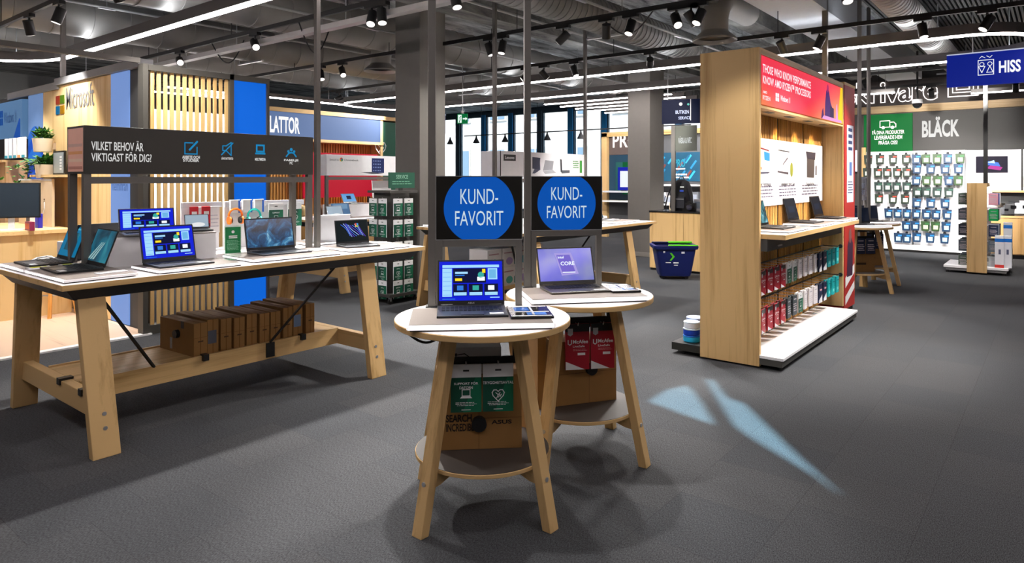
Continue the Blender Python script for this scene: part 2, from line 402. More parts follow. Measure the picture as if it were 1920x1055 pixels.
# spotlight tracks along Y with lamps
def track(x, ya, yb, z, label):
    t = thing('lighting_track', label, 'track', (x, ya, z))
    MB().box(-.018, 0, 0, .018, yb-ya, .05, BLACK).build('rail', t)
    k = 0
    while k*2.4 < yb-ya:
        MB().cyl((0, k*2.4+.2, .05), (0, k*2.4+.2, CZ-z), .006, BLACK, 6).build('hanger', t); k += 1
def lamp(x, y, z, tgt, label, power, angle=55, color=(1, .95, .9), blend=.6):
    t = thing('spotlight', label, 'spotlight', (x, y, z), 0, 'black track spotlights')
    d = (Vector(tgt)-Vector((x, y, z-.12))).normalized(); c = Vector((0, 0, -.14))
    MB().box(-.03, -.09, -.035, .03, .09, 0, BLACK).cyl((0, 0, -.035), (0, 0, -.08), .012, BLACK, 8).build('adapter', t)
    MB().cyl(c-d*.075, c+d*.085, .05, BLACK, 20).build('head', t, smooth=True)
    MB().cyl(c+d*.08, c+d*.088, .042, M('#fff6ee', .4, 0, 3.0), 20).build('lens', t)
    if power: spot_light('lamp', tuple(c+d*.13), tuple(c+d*3), power, angle, blend, color, .045, t)
tracks = [(2.56, 2.5, 12.5, 3.4), (4.65, 1.0, 12.0, 3.4), (6.72, .3, 13.0, 3.4), (8.93, .2, 12.5, 3.4), (13.0, .3, 7.5, 3.35), (15.2, 0.2, 8.0, 3.35)]
for i, a in enumerate(tracks):
    track(*a, ['black lamp track at the far left of the ceiling', 'black lamp track above the pale cable tray', 'black lamp track crossing above the two poles of the round tables', 'black lamp track just left of the rear light loop', 'thin black lamp track above the dark blue hanging sign', 'thin black lamp track in front of the neon outlined letters'][i])
for i, (y, z, x0, x1, lb) in enumerate(((9.3, 3.72, 0, 15, 'thin pale conduit beside the left round duct'), (7.2, 3.6, 0, 17, 'thin pale conduit beside the middle round duct'), (5.4, 3.66, 2, 18, 'thin pale conduit left of the ribbed spiral duct'), (4.2, 3.6, 3, 18, 'thin pale conduit right of the ribbed spiral duct'), (11.4, 3.75, 0, 14, 'thin pale conduit at the far left of the ceiling'))):
    t = thing('conduit', lb, 'pipe', (x0, y, z)); MB().cyl((0, 0, 0), (x1-x0, 0, 0), .016, M('#a9aaa9', .4, .4), 10).build('pipe', t, smooth=True)
    for k in range(int((x1-x0)/2.5)): MB().cyl((1+2.5*k, 0, .016), (1+2.5*k, 0, CZ-z), .005, SILVER, 6).box(.9+2.5*k, -.02, -.022, 1.1+2.5*k, .02, -.014, SILVER).build('clip', t)
for i, (p0, p1, sag) in enumerate((((4.65, 6.9, 3.4), (5.6, 7.6, 3.6), .35), ((4.65, 8.9, 3.4), (5.4, 9.4, 3.62), .3), ((6.72, 3.4, 3.43), (7.6, 4.5, 3.55), .2))):
    t = thing('cable', ['black cable sagging from the track left of the dark column', 'black cable sagging above the bright blue panel', 'black cable sagging above the rear round sign'][i], 'cable'); t.location = p0
    MB().tube([((p1[0]-p0[0])*k/12, (p1[1]-p0[1])*k/12, (p1[2]-p0[2])*k/12-sag*math.sin(PI*k/12)) for k in range(13)], .009, BLACK, 6).build('cord', t, smooth=True)
t = thing('cable_tray', 'pale metal tray hanging beside a black lamp track, left of the dark column', 'tray', (4.78, 1.0, 3.28))
MB().box(-.05, 0, 0, .05, 10.5, .06, M('#b3b0ae', .4, .2)).build('tray_body', t)
for k in range(5): MB().cyl((0, .6+2.3*k, .06), (0, .6+2.3*k, CZ-3.28), .006, SILVER, 6).build('hanger', t)
# ================================================================ laptops, plinths, tags
UIB = [M('#0a1fd8', .3, 0, .9), M('#9fd4ff', .3, 0, 1.0), M('#e9f3ff', .3, 0, 1.1), M('#0a1448', .3, 0, .5), M('#ffd21f', .3, 0, 1.1), M('#2f7be0', .3, 0, .9)]
def shader_screen(name, build):
    if name in _mc: return _mc[name]
    m = bpy.data.materials.new(name); m.use_nodes = True; nt = m.node_tree; p = nt.nodes['Principled BSDF']
    p.inputs['Roughness'].default_value = .15
    t = nt.nodes.new('ShaderNodeTexCoord')
    c = build(nt, t); nt.links.new(c, p.inputs['Emission Color']); p.inputs['Base Color'].default_value = (.02, .02, .025, 1)
    p.inputs['Emission Strength'].default_value = .42
    _mc[name] = m; return m
def ramp_of(nt, fac, stops):
    r = nt.nodes.new('ShaderNodeValToRGB'); e = r.color_ramp.elements
    while len(e) < len(stops): e.new(.5)
    for q, (p, c) in zip(e, stops): q.position = p; q.color = lin(c)
    nt.links.new(fac, r.inputs[0]); return r.outputs[0]
def nebula(nt, t):
    n = nt.nodes.new('ShaderNodeTexNoise'); n.inputs['Scale'].default_value = 9; n.inputs['Detail'].default_value = 8; n.inputs['Roughness'].default_value = .66; n.inputs['Distortion'].default_value = 1.4
    nt.links.new(t.outputs['Object'], n.inputs['Vector'])
    return ramp_of(nt, n.outputs['Fac'], [(.36, '#061426'), (.5, '#0f4a78'), (.6, '#2f86b8'), (.72, '#a8dcf0')])
def violet(nt, t):
    n = nt.nodes.new('ShaderNodeTexNoise'); n.inputs['Scale'].default_value = 5; n.inputs['Detail'].default_value = 2
    nt.links.new(t.outputs['Object'], n.inputs['Vector'])
    return ramp_of(nt, n.outputs['Fac'], [(.3, '#3a3ae6'), (.5, '#6d6fe0'), (.7, '#8f95cf')])
def teal(nt, t):
    n = nt.nodes.new('ShaderNodeTexNoise'); n.inputs['Scale'].default_value = 6; n.inputs['Detail'].default_value = 3; n.inputs['Distortion'].default_value = 1
    nt.links.new(t.outputs['Object'], n.inputs['Vector'])
    return ramp_of(nt, n.outputs['Fac'], [(.35, '#0d3f52'), (.55, '#146a84'), (.75, '#2f8fa0')])
def forest(nt, t):
    n = nt.nodes.new('ShaderNodeTexNoise'); n.inputs['Scale'].default_value = 7; n.inputs['Detail'].default_value = 3; n.inputs['Distortion'].default_value = 2
    nt.links.new(t.outputs['Object'], n.inputs['Vector'])
    return ramp_of(nt, n.outputs['Fac'], [(.35, '#0b2a2e'), (.5, '#1f7c84'), (.62, '#6fc7d8'), (.75, '#d6eef0')])
def screen_art(mb, kind, W, Hh, y):   # W x Hh, origin at lower left, facing -y
    e = .0007
    R = lambda a, b, c, d, m, l=1: mb.rect(a*W, b*Hh, c*W, d*Hh, y-e*l, m)
    if kind == 'store':
        B, Lb, Wt, Nv, Ye, Mb = UIB
        R(0, 0, 1, 1, B, 0)
        R(.05, .84, .95, .91, Lb); R(.05, .1, .2, .82, Lb)
        for i in range(6): R(.06, .14+.115*i, .19, .147+.115*i, Mb, 2)
        R(.22, .45, .74, .82, Nv); R(.25, .68, .45, .735, Lb, 2); R(.25, .63, .4, .655, Mb, 2); R(.25, .5, .36, .565, Ye, 2)
        mb.disc(.66*W, .65*Hh, .05*W, y-2*e, M('#38b6a8', .3, 0, .8), 16); R(.6, .5, .72, .6, Wt, 2); R(.68, .7, .73, .8, Ye, 2)
        R(.77, .53, .92, .82, Lb); R(.79, .56, .90, .79, M('#6fb7e8', .3, 0, .9), 2)
        for i in range(3):
            a = .22+.245*i; R(a, .12, a+.22, .42, Nv); R(a+.01, .13, a+.21, .21, Lb, 2); R(a+.06, .26, a+.16, .38, [Mb, M('#38b6a8', .3, 0, .8), Wt][i], 2)
        R(.8, .06, .95, .085, Lb); R(.05, .03, .25, .05, Mb)
    elif kind == 'core':
        R(0, 0, 1, 1, shader_screen('screen_violet', violet), 0)
        mb.pf([(.3*W, .86*Hh), (.62*W, .86*Hh), (.72*W, .2*Hh), (.4*W, .16*Hh)], y-e, M('#b3a8ee', .3, 0, .8))
        mb.pf([(.335*W, .8*Hh), (.585*W, .8*Hh), (.665*W, .24*Hh), (.42*W, .22*Hh)], y-2*e, M('#7f6fd8', .3, 0, .8))
        put_text(mb, 'intel', .36*W, .69*Hh, .47*W, .77*Hh, y-3*e, UIB[2], .02); put_text(mb, 'CORE', .4*W, .47*Hh, .66*W, .59*Hh, y-3*e, UIB[2], .02)
        R(.42, .24, .66, .27, UIB[2], 3)
    elif kind == 'nebula': R(0, 0, 1, 1, shader_screen('screen_nebula', nebula), 0)
    elif kind == 'teal':
        R(0, 0, 1, 1, shader_screen('screen_teal', teal), 0)
        for i in range(3):
            a = .12*i; mb.pf([((.06+a)*W, .05*Hh), ((.14+a)*W, .05*Hh), ((.5+a*.6)*W, .62*Hh), ((.46+a*.6)*W, .6*Hh)], y-e, M('#bfe9ea', .3, 0, .5))
    elif kind == 'tealui':
        R(0, 0, 1, 1, M('#0f7fb0', .25, 0, .7), 0); R(.2, .2, .8, .8, shader_screen('screen_teal', teal), 1); R(.04, .9, .96, .95, M('#5fc0dc', .3, 0, .7), 1)
        R(.38, .3, .6, .7, M('#0b5568', .3, 0, .6), 2)
    elif kind == 'swirl':
        R(0, 0, 1, 1, M('#0b1f24', .2, 0, .3), 0); r = random.Random(4)
        for i in range(9):
            a = .16+.06*i; q = [((a+.07*t+.02*math.sin(t+i))*W, (.82-.14*t+.05*math.sin(i*.9+t*.8))*Hh) for t in range(5)]
            mb.stroke(q, .018*W, y-e*(1+i % 3), M(['#3d6fe8', '#9bb8ff', '#5b3fd0'][i % 3], .3, 0, .9))
        for i, c in enumerate(('#e8502a', '#3aa0f0', '#f4b53a', '#8ac63f')): R(.6+.06*(i % 2), .78-.1*(i//2), .65+.06*(i % 2), .86-.1*(i//2), M(c, .3, 0, .9), 5)
    elif kind == 'forest': R(0, 0, 1, 1, shader_screen('screen_forest', forest), 0)
    elif kind == 'navy':
        R(0, 0, 1, 1, M('#101c33', .12, 0, .35), 0); R(.2, .3, .75, .62, M('#17304f', .12, 0, .4), 1)
    elif kind == 'light': R(0, 0, 1, 1, M('#bcd2e4', .2, 0, .6), 0); mb.disc(.55*W, .2*Hh, .3*W, y-e, M('#f4f6f8', .3, 0, .8), 20, .18*Hh)
    elif kind == 'photo': R(0, 0, 1, 1, M('#5b86b4', .2, 0, .55), 0); R(.1, .55, .9, .95, M('#7fa9cf', .2, 0, .6), 1)
    elif kind == 'calendar':
        R(0, 0, 1, 1, M('#6fb1ee', .2, 0, .7), 0); R(.33, .3, .68, .75, M('#12204a', .2, 0, .5), 1)
def laptop(label, x, y, z, rz, W=.35, D=.24, tilt=18, kind='store', body=DARK, keys=True, cat='laptop', logo=None, sticker=True):
    t = thing('laptop', label, cat, (x, y, z), rz)    # origin: middle of the hinge line, on the surface
    th = .016
    b = MB().hexa([(-W/2, -D, 0), (W/2, -D, 0), (W/2, 0, 0), (-W/2, 0, 0)], [(-W/2, -D, th*.7), (W/2, -D, th*.7), (W/2, 0, th), (-W/2, 0, th)], body).build('base', t, bevel=.002)
    if keys:
        zt = lambda yy: th+(yy/D)*th*.3+.0006
        mb = MB(); KM = M('#1c1d20', .5)
        nx, ny = 14, 5
        for j in range(ny):
            for i in range(nx):
                xa = -W*.44+W*.88*i/nx; ya = -.03-D*.42*(j+1)/ny
                mb.box(xa+.002, ya+.003, zt(ya)-.001, xa+W*.88/nx-.002, ya+D*.42/ny-.002, zt(ya)+.0022, KM)
        mb.build('keyboard', b)
        zz = zt(-D*.77)
        MB().box(-W*.16, -D*.95, zz-.004, W*.16, -D*.63, zz+.0008, M('#3a3b3e', .35)).build('touchpad', b)
        if sticker: MB().box(W*.24, -D*.93, zz-.004, W*.44, -D*.78, zz+.0012, M('#d8dcdf', .4)).build('sticker', b)
    Hh = D*.97
    lid = MB().box(-W/2, 0, 0, W/2, .007, Hh, body).build('lid', t, (0, 0, th), (math.radians(-tilt), 0, 0), bevel=.002)
    mb = MB(); screen_art(mb, kind, W*.95, Hh*.86, 0); s = mb.build('display', lid, (-W*.475, -.0006, Hh*.1))
    mb = MB().rect(-W*.495, .004, W*.495, Hh-.003, -.0003, M('#0b0b0c', .3))
    if logo: put_text(mb, logo, -W*.05, Hh*.03, W*.05, Hh*.065, -.0012, SILVER, .02)
    mb.build('bezel', lid)
    for sx in (-1, 1): MB().cyl((sx*W*.36-.03, .002, th), (sx*W*.36+.03, .002, th), .006, body, 10).build('hinge', t, smooth=True)
    return t
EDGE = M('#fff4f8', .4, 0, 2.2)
def plinth(label, x, y, z, rz, W, D, h=.022):
    t = thing('display_plinth', label, 'display plinth', (x, y, z), rz, 'white display plinths')
    MB().box(-W/2+.012, -D/2+.012, 0, W/2-.012, D/2-.012, .006, BLACK).build('shadow_gap_foot', t)
    MB().box(-W/2, -D/2, .006, W/2, D/2, h, M('#fbfafa', .3)).build('slab', t, bevel=.002)
    MB().box(-W/2+.006, -D/2+.012, h, W/2-.006, D/2-.006, h+.002, GREYTOP).build('top_panel', t)
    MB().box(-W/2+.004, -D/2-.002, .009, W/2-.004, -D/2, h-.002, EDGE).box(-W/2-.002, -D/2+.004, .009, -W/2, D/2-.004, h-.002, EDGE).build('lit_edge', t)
    return t
def price_tablet(label, x, y, z, rz, W=.2, D=.13):
    t = thing('price_display', label, 'price display', (x, y, z), rz)
    MB().box(-W/2, -D/2, 0, W/2, D/2, .012, M('#15171b', .12)).build('slab', t, bevel=.002)
    mb = MB()
    for a, b, c, d in ((-.46, .40, .46, .46), (-.46, -.46, .46, -.40), (-.46, -.1, .46, -.05)): mb.box(a*W, b*D, .012, c*W, d*D, .0128, WHITE)
    mb.build('white_lines', t)
    MB().box(-.36*W, 0, .012, .0*W, .34*D, .0128, M('#2f62b0', .2)).box(-.1*W, -.36*D, .012, .36*W, -.14*D, .0128, M('#4c7fd0', .2)).build('printed_panel', t)
    MB().box(.02*W, -.38*D, .0128, .07*W, .38*D, .016, M('#cfd6e6', .2)).build('clip', t)
    return t
def carton(name_label, x, y, z, rz, w, d, h, group=None, print_side=None, knob=None):
    t = thing('cardboard_box', name_label, 'box', (x, y, z), rz, group)
    MB().box(-w/2, -d/2, 0, w/2, d/2, h, CARTON).build('carton', t, bevel=.003)
    MB().box(-w/2-.0006, -.003, h*.0, w/2+.0006, .003, h+.0006, M('#6e4b22', .8)).build('flap_seam', t)
    return t

# ================================================================ round tables in front
def round_table(cx, cy, rz, label):
    t = thing('round_table', label, 'table', (cx, cy, 0), rz, 'round wooden display tables')
    R = .43; Z = .915
    mb = MB().lathe([(R-.004, Z-.030), (R, Z-.027), (R, Z-.004), (R-.002, Z-.0015)], WOODX, 72)
    mb.build('tabletop', t, smooth=True)
    MB().lathe([(R-.003, Z-.003), (R-.003, Z)], LAMI, 72).build('laminate_top', t)
    mb = MB().lathe([(.325, .255), (.33, .258), (.33, .273), (.328, .275)], WOODX, 64); sh = mb.build('lower_shelf', t, smooth=True)
    MB().lathe([(.326, .274), (.326, .277)], M('#453f3b', .5), 64).build('shelf_top', sh)
    for k in range(4):
        a = PI/4+PI/2*k; c, s = math.cos(a), math.sin(a)
        l = MB().leg((.415*c, .415*s, 0), (.225*c, .225*s, Z-.03), .048, .062, WOODZ, a).build('leg', t, bevel=.003)
        r = .415-(.19)*(.222/.885)+.024
        MB().cyl((r*c, r*s, .222), ((r+.005)*c, (r+.005)*s, .222), .011, SILVER, 12).build('bolt', l, smooth=True)
        q = [(.10*c, .10*s, .252), (.34*c, .34*s, .252), (.355*c, .355*s, .19), (.30*c, .30*s, .195)]
        n = (-s*.013, c*.013)
        MB().hexa([(p[0]-n[0], p[1]-n[1], p[2]) for p in q], [(p[0]+n[0], p[1]+n[1], p[2]) for p in q], WOODX).build('gusset', t)
    MB().box(-.2, -.15, Z-.075, .2, .15, Z-.03, DARK).build('cable_box', t)

    pts = [(-.36+.018*i, -.16, Z-.035-.05*math.sin(PI*i/10)) for i in range(11)]
    MB().tube(pts, .006, BLACK).build('power_cable', t, smooth=True)
    return t
T1 = (2.535, 2.215); T2 = (3.385, 2.205); A1, A2 = math.radians(-46), math.radians(-41)
def loc2(c, rz, x, y): return (c[0]+x*math.cos(rz)-y*math.sin(rz), c[1]+x*math.sin(rz)+y*math.cos(rz))
TZ = .915
round_table(*T1, A1, 'nearer round wooden table carrying the larger blue round sign')
round_table(*T2, A2, 'round wooden table behind, carrying the smaller blue round sign')
for c, a, wds in ((T1, A1, 'nearer'), (T2, A2, 'rear')):
    x, y = loc2(c, a, -.02, -.12)
    plinth('white plinth with grey top on the %s round table' % wds, x, y, TZ, a, .66, .40, .028)
    # ceiling pole left of the sign
    x, y = loc2(c, a, -.255, .275)
    p = thing('ceiling_pole', 'square grey steel pole from the %s round table up to the ceiling' % wds, 'pole', (x, y, TZ), a, 'grey poles up to the ceiling')
    MB().box(-.02, -.02, .004, .02, .02, CZ-TZ, POLE).build('shaft', p, bevel=.002); MB().box(-.032, -.032, 0, .032, .032, .006, DARK).build('base_plate', p)
    # sign
    x, y = loc2(c, a, -.005, .275)
    s = thing('tabletop_sign', 'black sign with a blue KUND-FAVORIT disc on the %s round table' % wds, 'sign', (x, y, TZ), a, 'blue disc customer favourite signs')
    W = .228; zb = 1.268-TZ; zt = 1.603-TZ
    mb = MB().box(-W, -.016, 0, -W+.034, .016, zb, POLE).box(W-.034, -.016, 0, W, .016, zb, POLE).box(-W+.034, -.016, zb-.036, W-.034, .016, zb, POLE)
    mb.build('frame', s, bevel=.0015)
    MB().box(-W, -.014, zb, W, .014, zt, M('#15130f', .35)).build('panel', s)
    mb = MB().box(-W-.003, -.017, zb, -W+.001, .017, zt+.003, SILVER).box(W-.001, -.017, zb, W+.003, .017, zt+.003, SILVER).box(-W, -.017, zt, W, .017, zt+.004, SILVER).box(-W, -.017, zb-.001, W, .017, zb+.003, SILVER)
    mb.build('silver_trim', s)
    mb = MB().disc(0, (zb+zt)/2, .188, -.0146, M('#0459c0', .5, 0, .7), 64, .188, (zb+.002, zt-.002)); mb.build('blue_disc', s)
    LT = M('#d8ecf8', .5, 0, .75); mb = MB(); zc = (zb+zt)/2
    put_text(mb, 'KUND-', -.10, zc+.022, .10, zc+.102, -.0155, LT, -.002); put_text(mb, 'FAVORIT', -.128, zc-.092, .128, zc-.014, -.0155, LT, -.002)
    mb.build('lettering', s)
# laptops on the round tables
x, y = loc2(T1, A1, -.055, .055); laptop('laptop with blue shop page on the nearer round table', x, y, TZ+.03, A1, .335, .235, 16, 'store', M('#2a2c33', .4), True, 'laptop', 'ASUS')
x, y = loc2(T2, A2, -.05, .06); laptop('laptop with violet chip picture on the rear round table', x, y, TZ+.03, A2+math.radians(4), .355, .235, 20, 'core', M('#4a4540', .35, .3))
x, y = loc2(T1, A1, .22, -.10); price_tablet('glossy price display beside the laptop on the nearer round table', x, y, TZ+.03, A1, .20, .26)
x, y = loc2(T2, A2, .225, -.08); price_tablet('glossy price display beside the laptop on the rear round table', x, y, TZ+.03, A2, .17, .24)
# goods below the round tables
def hang_card(label, group, x, y, z, rz, w, h, art, th=.012, cat='product card', name='product_card'):
    t = thing(name, label, cat, (x, y, z), rz, group)    # origin at the hang hole, card below
    mb = MB().box(-w/2, -th/2, -h, w/2, th/2, .02, art[0])
    mb.build('pack', t, bevel=.002)
    if len(art) > 1:
        mb = MB(); art[1](mb, w, h, -th/2-.0006); mb.build('print', t)
    return t
CW = M('#e8e9ea', .5); GD = M('#0b4a38', .5); GL = M('#128a5a', .5)
def icon_laptop(mb, cx, cz, s, y, m):
    mb.stroke([(cx-.32*s, cz), (cx+.32*s, cz), (cx+.32*s, cz+.5*s), (cx-.32*s, cz+.5*s)], .06*s, y, m, True)
    mb.pf([(cx-.5*s, cz-.2*s), (cx+.5*s, cz-.2*s), (cx+.36*s, cz-.04*s), (cx-.36*s, cz-.04*s)], y, m)
def icon_heart(mb, cx, cz, s, y, m):
    q = [(0, -.5), (-.42, -.05), (-.5, .2), (-.36, .42), (-.14, .42), (0, .28), (.14, .42), (.36, .42), (.5, .2), (.42, -.05)]
    mb.stroke([(cx+a*s, cz+b*s) for a, b in q], .07*s, y, m, True)
    for i in range(3): mb.stroke([(cx+(-.12+.14*i)*s, cz-.24*s+.06*i*s), (cx+(.02+.12*i)*s, cz+.06*s)], .06*s, y, m)
    mb.stroke([(cx-.2*s, cz+.2*s), (cx, cz+.02*s), (cx+.16*s, cz+.2*s)], .06*s, y, m)
def green_art(head, icon):
    def f(mb, w, h, y):
        mb.rect(-w/2, -h, w/2, -h*.2, y, GD)
        mb.pf([(-w*.1, -h), (w/2, -h), (w/2, -h*.2), (w*.3, -h*.2)], y-.0004, M('#0d6a4b', .5))
        z = -h*.30
        for l in head: put_text(mb, l, -w*.06*len(l)*.6, z-h*.065, w*.06*len(l)*.6, z, y-.001, CW, .02); z -= h*.1
        (icon_laptop if icon == 'l' else icon_heart)(mb, 0, -h*.62, w*.4, y-.001, CW)
        fake_lines(mb, -w*.35, -h*.86, w*.35, -h*.76, y-.001, CW, 3, .35)
        mb.rect(-w*.15, -h*.95, w*.15, -h*.935, y-.001, CW); mb.rect(-w*.1, -h*.06, w*.1, -h*.02, y-.001, DARK)
    return f
def mcafee_art(mb, w, h, y):
    DR = M('#8f1420', .45)
    mb.rect(-w/2, -h, w/2, 0, y, M('#a5182a', .45)); mb.pf([(-w/2, -h), (w*.3, -h), (-w/2, -h*.8)], y-.0006, CW)
    mb.rect(-w/2, -h*.1, w/2, .02, y-.0004, M('#23201f', .4)); mb.pf([(-w*.42, -h*.02), (-w*.2, -h*.02), (-w*.2, -h*.16), (-w*.31, -h*.2), (-w*.42, -h*.16)], y-.001, M('#c9cbd0'))
    mb.stroke([(-w*.4, -h*.3), (-w*.4, -h*.38), (-w*.33, -h*.41), (-w*.26, -h*.38), (-w*.26, -h*.3)], w*.04, y-.001, CW)
    put_text(mb, 'McAfee', -w*.2, -h*.38, w*.44, -h*.29, y-.001, CW, .02); put_text(mb, 'LiveSafe', -w*.2, -h*.47, w*.3, -h*.42, y-.001, CW, .01)
    mb.rect(0, -h*.66, w*.32, -h*.6, y-.001, CW); fake_lines(mb, -w*.2, -h*.56, w*.4, -h*.5, y-.001, M('#e0a6a6'), 2, .3)
# nearer table
x, y = loc2(T1, A1, -.01, -.085)
t = thing('hook_bar', 'black hook bar under the nearer round table holding two green cards', 'hook bar', (x, y, .72), A1)
MB().box(-.17, -.006, -.015, .17, .006, .02, BLACK).build('bar', t)
for sx in (-.16, .16): MB().box(sx-.01, -.006, .02, sx+.01, .006, .165, BLACK).build('bracket', t)
for i, (hd, ic, nm) in enumerate(((['SUPPORT FÖR', 'DATORN'], 'l', 'laptop symbol'), (['TRYGGHETSAVTAL'], 'h', 'handshake heart'))):
    xx = -.075+.152*i
    MB().tube([(xx, 0, 0), (xx, -.05, -.005), (xx, -.06, .012)], .003, SILVER, 6).build('hook', t)
    x, y = loc2(T1, A1, -.01+xx, -.125)
    hang_card('green card with a white %s hanging under the nearer round table' % nm, 'green service cards under the table', x, y, .695, A1, .145, .205, (CW, green_art(hd, ic)))
bx, by = loc2(T1, A1, -.02, .06)
t = thing('cardboard_box', 'brown carton with black slogan lettering on the nearer round table shelf', 'box', (bx, by, .277), A1)
MB().box(-.21, -.1, 0, .21, .1, .36, CARTON).build('carton', t, bevel=.003)
mb = MB().rect(-.001, 0, .001, .36, -.1006, M('#5d3f1c')).rect(0, .15, .21, .152, -.1006, M('#5d3f1c')); 
put_text(mb, 'IN SEARCH', -.205, .135, -.035, .172, -.1009, M('#20170f'), .03); put_text(mb, 'OF INCREDIBLE', -.205, .09, -.01, .128, -.1009, M('#20170f'), .03)
put_text(mb, 'ASUS', .06, .12, .16, .14, -.1009, M('#20170f'), .03); mb.build('printing', t)
MB().cyl((0, -.1, .128), (0, -.128, .128), .036, BLACK, 20).build('carry_knob', t, smooth=True)
x, y = loc2(T1, A1, -.06, .06)
t = thing('product_box', 'white box with a black line drawing lying on the slogan carton', 'box', (x, y, .638), A1)
MB().box(-.15, -.08, 0, .15, .08, .13, M('#cfcdcb', .6)).build('carton', t, bevel=.002)
mb = MB()
mb.stroke([(-.13, .02), (-.1, .09), (-.03, .1), (.0, .08), (-.02, .04), (-.08, .015)], .004, -.081, BLACK, True); mb.stroke([(-.14, .09), (-.07, .1), (-.08, .03)], .005, -.081, BLACK); mb.stroke([(-.12, .05), (-.05, .08)], .006, -.081, BLACK)
mb.build('line_drawing', t)
# rear table
x, y = loc2(T2, A2, .03, -.06)
t = thing('hook_bar', 'black hook bar under the rear round table holding two red boxes', 'hook bar', (x, y, .76), A2)
MB().box(-.15, -.006, -.03, .15, .006, .03, BLACK).build('bar', t)
for sx in (-.13, .13): MB().box(sx-.01, -.006, .03, sx+.01, .006, .125, BLACK).build('bracket', t)
for i in range(2):
    xx = -.07+.15*i; MB().tube([(xx, 0, 0), (xx, -.06, -.005), (xx, -.07, .012)], .003, SILVER, 6).build('hook', t)
    x, y = loc2(T2, A2, .03+xx, -.10)
    hang_card('red and white software box under the rear round table, %s of the pair' % ('left' if i == 0 else 'right'), 'red software boxes under the rear table', x, y, .74, A2, .14, .24, (M('#a5182a', .45), mcafee_art), .02, 'software box', 'software_box')
x, y = loc2(T2, A2, .02, .06)
t = thing('cardboard_box', 'plain brown carton with a round black knob on the rear round table shelf', 'box', (x, y, .277), A2+math.radians(9))
MB().box(-.2, -.09, 0, .2, .09, .37, CARTON).build('carton', t, bevel=.003)
MB().rect(.02, 0, .022, .37, -.0906, M('#5d3f1c')).rect(-.2, .18, .2, .182, -.0906, M('#5d3f1c')).build('flap_seam', t)
MB().cyl((.03, -.09, .2), (.03, -.115, .2), .034, BLACK, 20).build('carry_knob', t, smooth=True)
x, y = loc2(T2, A2, -.255, .05)
t = thing('cardboard_box', 'narrow brown carton half hidden behind the rear table leg', 'box', (x, y, .277), A2+.1)
MB().box(-.025, -.13, 0, .025, .13, .42, CARTON).build('carton', t, bevel=.003); MB().rect(-.025, .2, .025, .202, -.1306, M('#5d3f1c')).build('flap_seam', t)
# ================================================================ long display tables
def big_table(ox, oy, label, x0=1.40, x1=4.19, y0=4.33, y1=5.61):
    t = thing('display_table', label, 'table', (ox, oy, 0), 0, 'long wooden display tables')
    Z = .995; c = .10
    def oct_(d):
        a, b, e, f = x0+d, x1-d, y0+d, y1-d
        return [(a, e), (b, e), (b, f), (a, f)]
    MB().prism(oct_(0), Z-.034, Z-.002, WOODX).build('tabletop', t, bevel=.003)
    MB().prism(oct_(.004), Z-.003, Z, LAMI).build('laminate_top', t)
    # dark steel under-frame, tapering inwards
    b = oct_(.09); u = oct_(.03)
    MB().hexa([(*p, Z-.105) for p in b], [(*p, Z-.034) for p in u], M('#3a3a3b', .5, .3)).build('under_frame', t)
    ym = (y0+y1)/2; hw = (y1-y0)/2+.10
    for x in (1.60, 3.60):
        for s in (-1, 1):
            l = MB().leg((x, ym+s*(hw-.04), 0), (x-.02*(1 if x < 2 else -1), ym+s*(hw-.21), Z-.10), .15, .055, WOODZ).build('leg', t, bevel=.004)
            for k, zz in enumerate((.16, .24)):
                yy = ym+s*(hw-.04-.17*zz/.9+.028); MB().cyl((x, yy, zz), (x, yy+s*.004, zz), .012, SILVER, 12).build('bolt', l, smooth=True)
        MB().box(x-.03, ym-hw+.09, .20, x+.03, ym+hw-.09, .325, WOODY).build('end_rail', t, bevel=.003)
    sh = MB().box(1.63, ym-.21, .30, 3.57, ym+.30, .325, WOODX).build('lower_shelf', t, bevel=.002)
    MB().box(1.63, ym-.235, .205, 3.57, ym-.21, .335, WOODX).build('shelf_lip', t, bevel=.002)
    MB().box(1.63, ym+.30, .205, 3.57, ym+.325, .335, WOODX).build('shelf_lip', t, bevel=.002)
    for (a, zb), (d, zt) in (((2.07, .33), (1.66, Z-.09)), ((2.93, .33), (3.45, Z-.09))):
        MB().beam((a, ym-.24, zb), (d, ym-.40, zt), .022, .012, BLACK).build('brace', t)
    for xx in (2.42, 3.22): MB().box(xx-.02, ym-.262, .30, xx+.02, ym-.21, .345, BLACK).build('clip', t)
    MB().box(2.90, ym-.245, .22, 2.97, ym-.236, .33, BLACK).build('fixing_plate', t)
    for yy in (ym-.45, ym-.1): MB().box(1.56, yy, .3, 1.64, yy+.05, .34, BLACK).build('clip', t)
    return t
def header(ox, oy, z0, z1, x0, x1, label, art, face=M('#35332f', .5), legs=True, pole_x=None):
    W = x1-x0
    t = thing('table_header', label, 'sign', (ox+x0, oy, .995), 0, 'table header signs')
    a, b = z0-.995, z1-.995
    MB().box(0, 0, a, W, .3, b, face).build('panel', t, bevel=.002)
    MB().box(0, .01, a-.065, .045, .05, a, POLE).box(W-.045, .01, a-.065, W, .05, a, POLE).box(.045, .01, a-.065, W-.045, .05, a-.02, POLE).build('crossbar', t)
    for xx in (0, W-.045):
        for yy in (.01, .25): MB().box(xx, yy, 0, xx+.045, yy+.04, a-.065 if yy < .1 else a, POLE).build('post', t)
    f = Face(t, 'Y', oy, ox+x0); art(t, f, W, a, b)
    return t
big_table(0, 0, 'long wooden display table with the dark question header, front left')
big_table(4.32, 3.42, 'long wooden display table behind the big left one, under the white tablet-picture header')
